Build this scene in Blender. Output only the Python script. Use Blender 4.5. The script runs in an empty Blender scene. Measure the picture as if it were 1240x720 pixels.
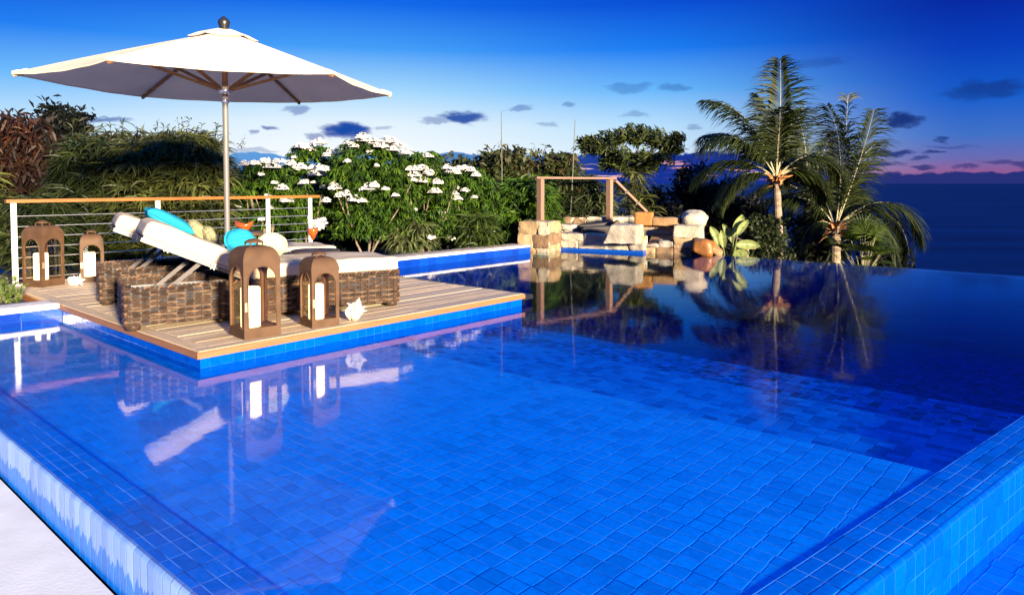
import bpy, math, random
from mathutils import Vector, Matrix, noise

RND = random.Random(11)
PI = math.pi
SC = bpy.context.scene
COL = SC.collection
V = Vector
EXPO = 2.1
KX = 2.0 ** EXPO

# ------------------------------------------------------------------ camera model
F = 860.0                      # focal length in photograph pixels
CAMZ = 1.15
PITCH = math.atan(34.5 / F)
FWD = V((0, math.cos(PITCH), -math.sin(PITCH)))
UPV = V((0, math.sin(PITCH), math.cos(PITCH)))

def ray(px, py):
    return FWD + V((1, 0, 0)) * ((px - 620) / F) + UPV * ((256.5 - py) / F)

def P(px, py, z=0.0):          # where a photograph pixel meets the level z
    d = ray(px, py)
    t = (z - CAMZ) / d.z
    return V((d.x * t, d.y * t, z))

def at(px, py, Y):             # a photograph pixel at distance Y
    d = ray(px, py)
    t = Y / d.y
    return V((d.x * t, Y, CAMZ + d.z * t))

A1 = math.radians(-48.5)
D1 = V((math.sin(A1), math.cos(A1), 0))
D2 = V((-D1.y, D1.x, 0)) * -1
if D2.y < 0: D2 = -D2
UP = V((0, 0, 1))

def UVW(u, v, z=0.0):
    p = D1 * u + D2 * v
    return V((p.x, p.y, z))

def touv(p):
    return p.dot(D1), p.dot(D2)

# ------------------------------------------------------------------ materials
def newmat(name):
    m = bpy.data.materials.new(name)
    m.use_nodes = True
    nt = m.node_tree
    nt.nodes.clear()
    out = nt.nodes.new('ShaderNodeOutputMaterial')
    return m, nt, out

def N(nt, kind, **kw):
    n = nt.nodes.new(kind)
    for k, v in kw.items():
        if k == 'inp':
            for a, b in v.items():
                n.inputs[a].default_value = b
        else:
            setattr(n, k, v)
    return n

def L(nt, a, b):
    nt.links.new(a, b)

def math_n(nt, op, a, b=None, c=None, clamp=False):
    n = nt.nodes.new('ShaderNodeMath'); n.operation = op; n.use_clamp = clamp
    for i, x in enumerate((a, b, c)):
        if x is None: continue
        if isinstance(x, (int, float)): n.inputs[i].default_value = x
        else: nt.links.new(x, n.inputs[i])
    return n.outputs[0]

def mixc(nt, fac, a, b, blend='MIX'):
    n = nt.nodes.new('ShaderNodeMix'); n.data_type = 'RGBA'; n.blend_type = blend
    for s, x in ((0, fac), (6, a), (7, b)):
        if isinstance(x, (int, float)): n.inputs[s].default_value = x
        elif isinstance(x, tuple): n.inputs[s].default_value = (*x[:3], 1)
        else: nt.links.new(x, n.inputs[s])
    return n.outputs[2]

def ramp(nt, fac, stops, interp='LINEAR'):
    n = nt.nodes.new('ShaderNodeValToRGB')
    e = n.color_ramp; e.interpolation = interp
    e.elements.remove(e.elements[1])
    e.elements[0].position = stops[0][0]
    for i, (p, c) in enumerate(stops):
        x = e.elements[0] if i == 0 else e.elements.new(p)
        x.color = (*c[:3], 1) if isinstance(c, tuple) else (c, c, c, 1)
    nt.links.new(fac, n.inputs[0])
    return n.outputs[0]

def simple(name, col, rough=0.6, metal=0.0, var=0.25, scale=12.0, bump=0.0, bscale=60.0, spec=0.5, trans=None, col2=None, stretch=None):
    m, nt, out = newmat(name)
    b = N(nt, 'ShaderNodeBsdfPrincipled')
    b.inputs['Roughness'].default_value = rough
    b.inputs['Metallic'].default_value = metal
    b.inputs['Specular IOR Level'].default_value = spec
    tc = N(nt, 'ShaderNodeTexCoord')
    src = tc.outputs['Object']
    if stretch:
        mp = N(nt, 'ShaderNodeMapping'); mp.inputs['Scale'].default_value = stretch
        L(nt, src, mp.inputs[0]); src = mp.outputs[0]
    nz = N(nt, 'ShaderNodeTexNoise'); nz.inputs['Scale'].default_value = scale; nz.inputs['Detail'].default_value = 5
    L(nt, src, nz.inputs['Vector'])
    c2 = col2 or tuple(x * (1 - var) for x in col)
    f = ramp(nt, nz.outputs[0], [(0.32, 0.0), (0.68, 1.0)])
    c = mixc(nt, f, c2, tuple(min(1, x * (1 + var * 0.6)) for x in col) if not col2 else col)
    L(nt, c, b.inputs['Base Color'])
    if bump:
        bn = N(nt, 'ShaderNodeTexNoise'); bn.inputs['Scale'].default_value = bscale; bn.inputs['Detail'].default_value = 4
        L(nt, src, bn.inputs['Vector'])
        bp = N(nt, 'ShaderNodeBump'); bp.inputs['Strength'].default_value = bump; bp.inputs['Distance'].default_value = 0.02
        L(nt, bn.outputs[0], bp.inputs['Height']); L(nt, bp.outputs[0], b.inputs['Normal'])
    sh = b.outputs[0]
    if trans:
        t = N(nt, 'ShaderNodeBsdfTranslucent'); L(nt, c, t.inputs[0])
        mx = N(nt, 'ShaderNodeMixShader'); mx.inputs[0].default_value = trans
        L(nt, sh, mx.inputs[1]); L(nt, t.outputs[0], mx.inputs[2]); sh = mx.outputs[0]
    L(nt, sh, out.inputs[0])
    return m

def tile_mat(name, su, sv, cols, grout, gw=0.0022, rough=0.25, sheen=False, bumps=0.25, stag=0.0, dark=None, spec=0.5):
    """glazed pool tiles, laid out on the UV map (metres)"""
    m, nt, out = newmat(name)
    b = N(nt, 'ShaderNodeBsdfPrincipled'); b.inputs['Roughness'].default_value = rough
    b.inputs['Specular IOR Level'].default_value = spec
    uv = N(nt, 'ShaderNodeUVMap')
    sp = N(nt, 'ShaderNodeSeparateXYZ'); L(nt, uv.outputs[0], sp.inputs[0])
    # slightly wavy joints
    wn = N(nt, 'ShaderNodeTexNoise'); wn.inputs['Scale'].default_value = 2.5
    L(nt, uv.outputs[0], wn.inputs['Vector'])
    wob = math_n(nt, 'MULTIPLY', math_n(nt, 'SUBTRACT', wn.outputs[0], 0.5), 0.0035)
    x = math_n(nt, 'DIVIDE', math_n(nt, 'ADD', sp.outputs[0], wob), su)
    y = math_n(nt, 'DIVIDE', math_n(nt, 'ADD', sp.outputs[1], wob), sv)
    fy = math_n(nt, 'FLOOR', y)
    if stag:
        rn = N(nt, 'ShaderNodeTexWhiteNoise'); rn.noise_dimensions = '1D'; L(nt, fy, rn.inputs['W'])
        x = math_n(nt, 'ADD', x, math_n(nt, 'MULTIPLY', rn.outputs[0], stag))
    fx = math_n(nt, 'FLOOR', x)
    cx = math_n(nt, 'SUBTRACT', x, fx); cy = math_n(nt, 'SUBTRACT', y, fy)
    ex = math_n(nt, 'MULTIPLY', math_n(nt, 'MINIMUM', cx, math_n(nt, 'SUBTRACT', 1.0, cx)), su)
    ey = math_n(nt, 'MULTIPLY', math_n(nt, 'MINIMUM', cy, math_n(nt, 'SUBTRACT', 1.0, cy)), sv)
    ed = math_n(nt, 'MINIMUM', ex, ey)
    g = math_n(nt, 'LESS_THAN', ed, gw * 0.5)
    cv = N(nt, 'ShaderNodeCombineXYZ'); L(nt, fx, cv.inputs[0]); L(nt, fy, cv.inputs[1])
    w = N(nt, 'ShaderNodeTexWhiteNoise'); w.noise_dimensions = '2D'; L(nt, cv.outputs[0], w.inputs['Vector'])
    k = len(cols) - 1
    c = ramp(nt, w.outputs[0], [(i / k * 0.99, cc) for i, cc in enumerate(cols)])
    bn = N(nt, 'ShaderNodeTexNoise'); bn.inputs['Scale'].default_value = 38; bn.inputs['Detail'].default_value = 6
    L(nt, uv.outputs[0], bn.inputs['Vector'])
    c = mixc(nt, 0.5, c, ramp(nt, bn.outputs[0], [(0.3, (0.72,) * 3), (0.7, (1.2, 1.2, 1.2))]), 'MULTIPLY')
    ln = N(nt, 'ShaderNodeTexNoise'); ln.inputs['Scale'].default_value = 1.3; ln.inputs['Detail'].default_value = 3
    L(nt, uv.outputs[0], ln.inputs['Vector'])
    if dark:   # odd darker tiles, gathered in patches
        ct = N(nt, 'ShaderNodeCombineXYZ'); L(nt, math_n(nt, 'MULTIPLY', fx, su), ct.inputs[0]); L(nt, math_n(nt, 'MULTIPLY', fy, sv), ct.inputs[1])
        l2 = N(nt, 'ShaderNodeTexNoise'); l2.inputs['Scale'].default_value = 1.3; l2.inputs['Detail'].default_value = 2; L(nt, ct.outputs[0], l2.inputs['Vector'])
        dk = math_n(nt, 'GREATER_THAN', math_n(nt, 'ADD', w.outputs[0], math_n(nt, 'MULTIPLY', l2.outputs[0], 1.3)), 1.60)
        c = mixc(nt, math_n(nt, 'MULTIPLY', dk, 0.38), c, dark)
    # joints: mostly pale, broken up by darker lengths
    gn = N(nt, 'ShaderNodeTexNoise'); gn.inputs['Scale'].default_value = 5.0
    L(nt, uv.outputs[0], gn.inputs['Vector'])
    gc = ramp(nt, gn.outputs[0], [(0.40, grout[1]), (0.54, grout[0])])
    c = mixc(nt, g, c, gc)
    if sheen:  # pale band painted in for the sheen of water over the lip, ragged lower edge
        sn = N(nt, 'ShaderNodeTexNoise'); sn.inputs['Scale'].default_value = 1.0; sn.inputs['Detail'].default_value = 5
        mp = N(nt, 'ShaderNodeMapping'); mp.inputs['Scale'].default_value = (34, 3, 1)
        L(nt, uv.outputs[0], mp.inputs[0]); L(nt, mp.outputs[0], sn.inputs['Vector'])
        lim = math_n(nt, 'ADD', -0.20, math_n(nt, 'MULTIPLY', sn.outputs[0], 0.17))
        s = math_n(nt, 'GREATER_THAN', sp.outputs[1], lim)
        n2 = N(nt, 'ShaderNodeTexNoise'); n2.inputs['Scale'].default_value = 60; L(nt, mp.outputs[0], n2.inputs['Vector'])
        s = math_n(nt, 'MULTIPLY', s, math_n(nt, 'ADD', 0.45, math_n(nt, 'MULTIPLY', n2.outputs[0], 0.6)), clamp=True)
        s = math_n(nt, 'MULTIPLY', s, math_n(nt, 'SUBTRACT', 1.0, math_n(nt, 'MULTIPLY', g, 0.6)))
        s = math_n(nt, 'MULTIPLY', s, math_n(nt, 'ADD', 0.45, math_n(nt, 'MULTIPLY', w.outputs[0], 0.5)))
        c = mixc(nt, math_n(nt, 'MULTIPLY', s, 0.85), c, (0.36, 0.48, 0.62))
    L(nt, c, b.inputs['Base Color'])
    bp = N(nt, 'ShaderNodeBump'); bp.inputs['Strength'].default_value = bumps; bp.inputs['Distance'].default_value = 0.004
    hh = math_n(nt, 'ADD', math_n(nt, 'MULTIPLY', bn.outputs[0], 0.5), math_n(nt, 'MINIMUM', math_n(nt, 'MULTIPLY', ed, 200), 1.0))
    L(nt, hh, bp.inputs['Height']); L(nt, bp.outputs[0], b.inputs['Normal'])
    L(nt, b.outputs[0], out.inputs[0])
    return m

def wood_mat(name, c1, c2, c3, rough=0.6):
    """boards: UV.x along the board (m), UV.y = board number + position across it"""
    m, nt, out = newmat(name)
    b = N(nt, 'ShaderNodeBsdfPrincipled'); b.inputs['Roughness'].default_value = rough
    b.inputs['Specular IOR Level'].default_value = 0.3
    uv = N(nt, 'ShaderNodeUVMap')
    sp = N(nt, 'ShaderNodeSeparateXYZ'); L(nt, uv.outputs[0], sp.inputs[0])
    fl = math_n(nt, 'FLOOR', sp.outputs[1])
    w = N(nt, 'ShaderNodeTexWhiteNoise'); w.noise_dimensions = '1D'; L(nt, fl, w.inputs['W'])
    mp = N(nt, 'ShaderNodeMapping'); mp.inputs['Scale'].default_value = (1.4, 9.0, 1)
    L(nt, uv.outputs[0], mp.inputs[0])
    g = N(nt, 'ShaderNodeTexNoise'); g.inputs['Scale'].default_value = 2.2; g.inputs['Detail'].default_value = 7; g.inputs['Roughness'].default_value = 0.65
    L(nt, mp.outputs[0], g.inputs['Vector'])
    c = ramp(nt, g.outputs[0], [(0.30, c3), (0.48, c2), (0.66, c1)])
    tint = ramp(nt, w.outputs[0], [(0.0, (0.80, 0.77, 0.75)), (0.5, (1, 1, 1)), (1.0, (1.12, 1.08, 1.0))])
    c = mixc(nt, 1.0, c, tint, 'MULTIPLY')
    L(nt, c, b.inputs['Base Color'])
    bp = N(nt, 'ShaderNodeBump'); bp.inputs['Strength'].default_value = 0.35; bp.inputs['Distance'].default_value = 0.004
    L(nt, g.outputs[0], bp.inputs['Height']); L(nt, bp.outputs[0], b.inputs['Normal'])
    L(nt, b.outputs[0], out.inputs[0])
    return m

def schlick(nt, normal=None, f0=0.02, facing=None):
    g = N(nt, 'ShaderNodeNewGeometry')
    d = N(nt, 'ShaderNodeVectorMath'); d.operation = 'DOT_PRODUCT'
    L(nt, g.outputs['Incoming'], d.inputs[0]); L(nt, normal or g.outputs['Normal'], d.inputs[1])
    c = math_n(nt, 'SUBTRACT', 1.0, math_n(nt, 'ABSOLUTE', d.outputs['Value']), clamp=True)
    return math_n(nt, 'ADD', f0, math_n(nt, 'MULTIPLY', math_n(nt, 'POWER', c, 5.0), 1 - f0))

def water_mat(name, volume=True, tint=(1, 1, 1), bump=0.05):
    m, nt, out = newmat(name)
    tr = N(nt, 'ShaderNodeBsdfTransparent'); tr.inputs[0].default_value = (*tint, 1)
    gl = N(nt, 'ShaderNodeBsdfGlossy'); gl.inputs['Roughness'].default_value = 0.045
    tc = N(nt, 'ShaderNodeTexCoord')
    n1 = N(nt, 'ShaderNodeTexNoise'); n1.inputs['Scale'].default_value = 2.2; n1.inputs['Detail'].default_value = 3
    n2 = N(nt, 'ShaderNodeTexNoise'); n2.inputs['Scale'].default_value = 14; n2.inputs['Detail'].default_value = 2
    L(nt, tc.outputs['Object'], n1.inputs['Vector']); L(nt, tc.outputs['Object'], n2.inputs['Vector'])
    h = math_n(nt, 'ADD', n1.outputs[0], math_n(nt, 'MULTIPLY', n2.outputs[0], 0.15))
    bp = N(nt, 'ShaderNodeBump'); bp.inputs['Strength'].default_value = bump; bp.inputs['Distance'].default_value = 0.03
    L(nt, h, bp.inputs['Height']); L(nt, bp.outputs[0], gl.inputs['Normal'])
    mx = N(nt, 'ShaderNodeMixShader')
    L(nt, schlick(nt, bp.outputs[0]), mx.inputs[0]); L(nt, tr.outputs[0], mx.inputs[1]); L(nt, gl.outputs[0], mx.inputs[2])
    L(nt, mx.outputs[0], out.inputs[0])
    if volume:
        va = N(nt, 'ShaderNodeVolumeAbsorption'); va.inputs['Color'].default_value = (0.02, 0.74, 0.885, 1)
        va.inputs['Density'].default_value = 1.45
        L(nt, va.outputs[0], out.inputs[1])
    return m

def glass_mat(name, tint=(1, 1, 1), refl=0.06):
    m, nt, out = newmat(name)
    tr = N(nt, 'ShaderNodeBsdfTransparent'); tr.inputs[0].default_value = (*tint, 1)
    gl = N(nt, 'ShaderNodeBsdfGlossy'); gl.inputs['Roughness'].default_value = 0.03
    mx = N(nt, 'ShaderNodeMixShader')
    L(nt, schlick(nt, None, 0.035), mx.inputs[0]); L(nt, tr.outputs[0], mx.inputs[1]); L(nt, gl.outputs[0], mx.inputs[2])
    L(nt, mx.outputs[0], out.inputs[0])
    return m

BLUES = [(0.0, 0.21, 0.78), (0.0, 0.25, 0.87), (0.0, 0.265, 0.89), (0.0, 0.285, 0.93)]
M = {}
M['tile_floor'] = tile_mat('pool floor tile', 0.078, 0.063, BLUES, ((0.06, 0.30, 0.80), (0.001, 0.05, 0.36)), gw=0.0028, stag=0.10, dark=(0.002, 0.085, 0.42), spec=0.06)
M['tile_deep'] = tile_mat('deep floor tile', 0.060, 0.050, [(0.0, 0.012, 0.10), (0.0, 0.06, 0.42), (0.0, 0.14, 0.78), (0.0, 0.03, 0.22), (0.0, 0.24, 0.95)], ((0.05, 0.28, 0.75), (0.001, 0.02, 0.15)), gw=0.004, stag=0.15, dark=(0.002, 0.03, 0.14), spec=0.06)  # strong tile contrast stands in for glitter from the ripples
M['tile_step'] = tile_mat('step tile', 0.078, 0.063, [(0.0, 0.08, 0.45), (0.0, 0.17, 0.72), (0.0, 0.22, 0.82), (0.0, 0.11, 0.55)], ((0.04, 0.24, 0.72), (0.001, 0.03, 0.25)), gw=0.003, stag=0.15, dark=(0.0, 0.05, 0.25), spec=0.06)
M['tile_ledge'] = tile_mat('ledge tile', 0.105, 0.048, [(0.0, 0.15, 0.64), (0.0, 0.19, 0.74), (0.0, 0.20, 0.78)], ((0.18, 0.42, 0.82), (0.001, 0.03, 0.20)), gw=0.0028, dark=(0.003, 0.055, 0.22), spec=0.06)
M['tile_wall'] = tile_mat('wall tile', 0.075, 0.095, [(0.0, 0.050, 0.36), (0.0, 0.058, 0.40), (0.0, 0.066, 0.44)], ((0.01, 0.11, 0.50), (0.001, 0.04, 0.28)), gw=0.0028, rough=0.12)
M['tile_sheen'] = tile_mat('tile with painted sheen', 0.055, 0.30, [(0.0, 0.10, 0.48), (0.0, 0.13, 0.58), (0.0, 0.15, 0.62)], ((0.14, 0.36, 0.74), (0.001, 0.04, 0.28)), gw=0.003, rough=0.3, sheen=True)  # pale band is the wet sheen put into the tile colour
M['tile_navy'] = tile_mat('waterline tile', 0.15, 0.20, [(0.001, 0.022, 0.20), (0.0015, 0.03, 0.26), (0.002, 0.04, 0.32)], ((0.004, 0.06, 0.35), (0.001, 0.02, 0.15)), gw=0.002, rough=0.2)
M['deck'] = wood_mat('weathered deck board', (0.60, 0.48, 0.33), (0.47, 0.36, 0.235), (0.27, 0.19, 0.115))
M['fascia'] = wood_mat('oiled fascia board', (0.36, 0.185, 0.085), (0.26, 0.115, 0.045), (0.13, 0.045, 0.018), 0.55)
M['rail_wood'] = wood_mat('varnished handrail', (0.30, 0.11, 0.025), (0.23, 0.075, 0.015), (0.13, 0.035, 0.008), 0.35)
M['post_wood'] = wood_mat('red cedar post', (0.26, 0.17, 0.125), (0.20, 0.12, 0.085), (0.12, 0.066, 0.046), 0.6)
M['coping'] = simple('white coping stone', (0.66, 0.62, 0.55), 0.7, var=0.15, scale=14, bump=0.25, bscale=70)
M['coping_top'] = simple('grey coping top', (0.34, 0.29, 0.24), 0.8, var=0.3, scale=10, bump=0.3)
M['terrace'] = simple('pale terrace paving', (0.78, 0.745, 0.64), 0.75, var=0.10, scale=5, bump=0.05, bscale=90)
M['pole'] = simple('satin pole', (0.13, 0.12, 0.115), 0.5, spec=0.2, metal=0.2, var=0.08)
M['steel'] = simple('brushed steel', (0.70, 0.70, 0.70), 0.32, metal=0.9, var=0.08)
M['strut'] = simple('grey strut', (0.10, 0.09, 0.088), 0.6, spec=0.1, metal=0.0, var=0.15)
M['post_white'] = simple('pale post', (0.72, 0.71, 0.69), 0.35, metal=0.2, var=0.06)
M['steel_dull'] = simple('grey flat steel', (0.06, 0.06, 0.065), 0.45, metal=0.5, var=0.1)
M['cushion'] = simple('cream cushion cloth', (0.47, 0.39, 0.29), 0.9, var=0.06, scale=5, bump=0.28, bscale=190, spec=0.15)
M['piping'] = simple('cream piping', (0.62, 0.56, 0.47), 0.9, var=0.05, spec=0.1)
M['turq'] = simple('turquoise cotton', (0.012, 0.21, 0.33), 0.9, var=0.12, scale=8, bump=0.25, bscale=150, spec=0.1)
M['sage'] = simple('sage weave', (0.24, 0.23, 0.13), 0.95, var=0.2, scale=60, bump=0.3, bscale=120, spec=0.1)
M['mint'] = simple('mint dotted cloth', (0.24, 0.33, 0.19), 0.9, scale=22, bump=0.15, spec=0.1, col2=(0.42, 0.42, 0.27))
WICK = [simple('wicker strand brown', (0.075, 0.043, 0.027), 0.42, var=0.35, scale=30, spec=0.12),
        simple('wicker strand tan', (0.150, 0.092, 0.055), 0.42, var=0.3, scale=30, spec=0.12),
        simple('wicker strand umber', (0.042, 0.026, 0.018), 0.42, var=0.3, scale=30, spec=0.12),
        simple('wicker strand slate', (0.066, 0.057, 0.058), 0.38, var=0.3, scale=30, spec=0.12),
        simple('wicker backing', (0.012, 0.009, 0.008), 0.8, var=0.2)]
M['bronze'] = simple('bronze lacquer', (0.078, 0.041, 0.021), 0.62, spec=0.2, metal=0.1, var=0.25, scale=9, bump=0.08, bscale=120)
M['bronze_light'] = simple('worn brass', (0.45, 0.34, 0.2), 0.4, metal=0.6, var=0.2)
M['pane'] = glass_mat('glow-tinted pane', (0.97, 0.92, 0.82))  # slight warm tint stands in for candle glow on the glass
M['clear'] = glass_mat('clear glass', (0.97, 0.98, 0.97))
M['canvas'] = simple('cream canvas', (0.74, 0.595, 0.42), 0.9, var=0.07, scale=2.5, bump=0.5, bscale=5, spec=0.1, trans=0.22)
M['canvas_patch'] = simple('canvas pocket', (0.72, 0.64, 0.54), 0.9, var=0.1, spec=0.1)
M['teak'] = simple('teak rib', (0.20, 0.088, 0.030), 0.45, var=0.25, scale=20, stretch=(1, 1, 1))
M['black'] = simple('black plastic', (0.012, 0.012, 0.014), 0.35, var=0.1)
M['shell'] = simple('white shell', (0.42, 0.37, 0.31), 0.55, var=0.08, scale=30, bump=0.5, bscale=60)
M['shell_pink'] = simple('shell mouth', (0.75, 0.45, 0.33), 0.4, var=0.2)
M['drink'] = simple('orange drink', (0.75, 0.13, 0.015), 0.15, var=0.2, trans=0.4)
M['orange'] = simple('orange glaze', (0.30, 0.06, 0.010), 0.25, var=0.4, scale=20)
M['petal'] = simple('white petal', (0.62, 0.60, 0.56), 0.8, var=0.22, scale=40, spec=0.1, trans=0.2)
M['pinkpetal'] = simple('pink petal', (0.85, 0.70, 0.70), 0.8, var=0.1, spec=0.1, trans=0.2)
ST = [simple('cream limestone', (0.34, 0.285, 0.205), 0.85, var=0.28, scale=9, bump=0.7, bscale=26),
      simple('tan sandstone', (0.28, 0.19, 0.095), 0.85, var=0.35, scale=8, bump=0.7, bscale=26),
      simple('ochre sandstone', (0.30, 0.15, 0.045), 0.85, scale=7, bump=0.6, bscale=26, col2=(0.34, 0.27, 0.18)),
      simple('grey limestone', (0.23, 0.20, 0.165), 0.85, var=0.35, scale=9, bump=0.7, bscale=26),
      simple('brown sandstone', (0.15, 0.09, 0.045), 0.85, var=0.4, scale=8, bump=0.7, bscale=26),
      simple('lime mortar', (0.42, 0.37, 0.29), 0.9, var=0.12, scale=20)]
M['amber_rock'] = simple('amber rock', (0.24, 0.095, 0.012), 0.5, scale=5, bump=0.6, bscale=18, col2=(0.16, 0.06, 0.012))
M['orange_rock'] = simple('orange rock', (0.30, 0.115, 0.012), 0.8, scale=6, bump=0.6, bscale=20, col2=(0.20, 0.09, 0.022))
M['brown_rock'] = simple('brown rock', (0.17, 0.085, 0.025), 0.8, scale=7, bump=0.6, bscale=22, col2=(0.24, 0.145, 0.065))
M['white_rock'] = simple('white rock', (0.30, 0.26, 0.20), 0.85, var=0.3, scale=4, bump=0.9, bscale=13)
M['slate'] = simple('dark recess colour', (0.045, 0.038, 0.034), 0.7, var=0.4, scale=6, bump=0.5)  # near-black colour stands in for shade inside the spa recess
M['rust_patch'] = simple('rusty vein', (0.30, 0.12, 0.04), 0.85, var=0.3)
M['soil'] = simple('dark soil', (0.035, 0.026, 0.018), 0.95, var=0.4, scale=2, bump=0.5, bscale=12)
M['hill'] = simple('dark scrub ground', (0.014, 0.018, 0.012), 0.95, var=0.5, scale=0.6, bump=0.5, bscale=4)
M['bark'] = simple('pale bark', (0.16, 0.12, 0.085), 0.9, var=0.35, scale=14, bump=0.5, bscale=30)
M['bark_dark'] = simple('dark bark', (0.05, 0.035, 0.025), 0.9, var=0.35, scale=14, bump=0.5)
M['palm_bark'] = simple('palm bark', (0.24, 0.18, 0.12), 0.9, scale=3.2, col2=(0.10, 0.07, 0.045), bump=0.6, bscale=9, stretch=(1, 1, 5))
M['sheath'] = simple('dry palm sheath', (0.30, 0.13, 0.04), 0.85, var=0.4, scale=14)
M['cane'] = simple('grey cane', (0.06, 0.07, 0.05), 0.6, var=0.2)
M['rachis'] = simple('pale rachis', (0.24, 0.22, 0.12), 0.6, var=0.2)

def leafset(name, cols, trans=0.3, rough=0.55):
    return [simple(f'{name} leaf {w}', c, rough, var=0.35, scale=3.0, spec=0.3, trans=trans) for w, c in zip(('light', 'mid', 'deep'), cols)]
LEAF = {
    'green':  leafset('bright green', [(0.082, 0.150, 0.008), (0.042, 0.092, 0.006), (0.014, 0.040, 0.004)]),
    'olive':  leafset('olive', [(0.100, 0.110, 0.022), (0.052, 0.062, 0.014), (0.018, 0.024, 0.008)]),
    'red':    leafset('red brown', [(0.046, 0.015, 0.006), (0.022, 0.009, 0.005), (0.008, 0.005, 0.003)]),
    'dark':   leafset('dark green', [(0.034, 0.046, 0.010), (0.018, 0.028, 0.007), (0.007, 0.012, 0.004)]),
    'mixed':  leafset('bronze green', [(0.060, 0.046, 0.016), (0.034, 0.044, 0.010), (0.014, 0.020, 0.006)]),
    'night':  leafset('shadow green', [(0.0055, 0.0075, 0.0035), (0.0035, 0.005, 0.0025), (0.002, 0.003, 0.002)]),  # near-black leaf colour stands in for lamp light fading with distance
    'palm':   leafset('palm', [(0.036, 0.050, 0.006), (0.020, 0.030, 0.0045), (0.008, 0.013, 0.003)], 0.35),
    'fan':    leafset('fan palm', [(0.055, 0.085, 0.010), (0.034, 0.056, 0.008), (0.015, 0.028, 0.005)], 0.3),
    'tree':  leafset('wind tree', [(0.050, 0.066, 0.010), (0.026, 0.038, 0.007), (0.010, 0.015, 0.004)]),
    'pale':   leafset('pale grey green', [(0.150, 0.170, 0.070), (0.080, 0.10, 0.035), (0.03, 0.045, 0.014)]),
    'banana': leafset('paddle', [(0.200, 0.235, 0.075), (0.120, 0.160, 0.045), (0.06, 0.09, 0.02)], 0.3, 0.4),
}

# ------------------------------------------------------------------ mesh builder
def parent_loc(o):
    p = V((0, 0, 0))
    while o is not None:
        p += o.location; o = o.parent
    return p

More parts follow.
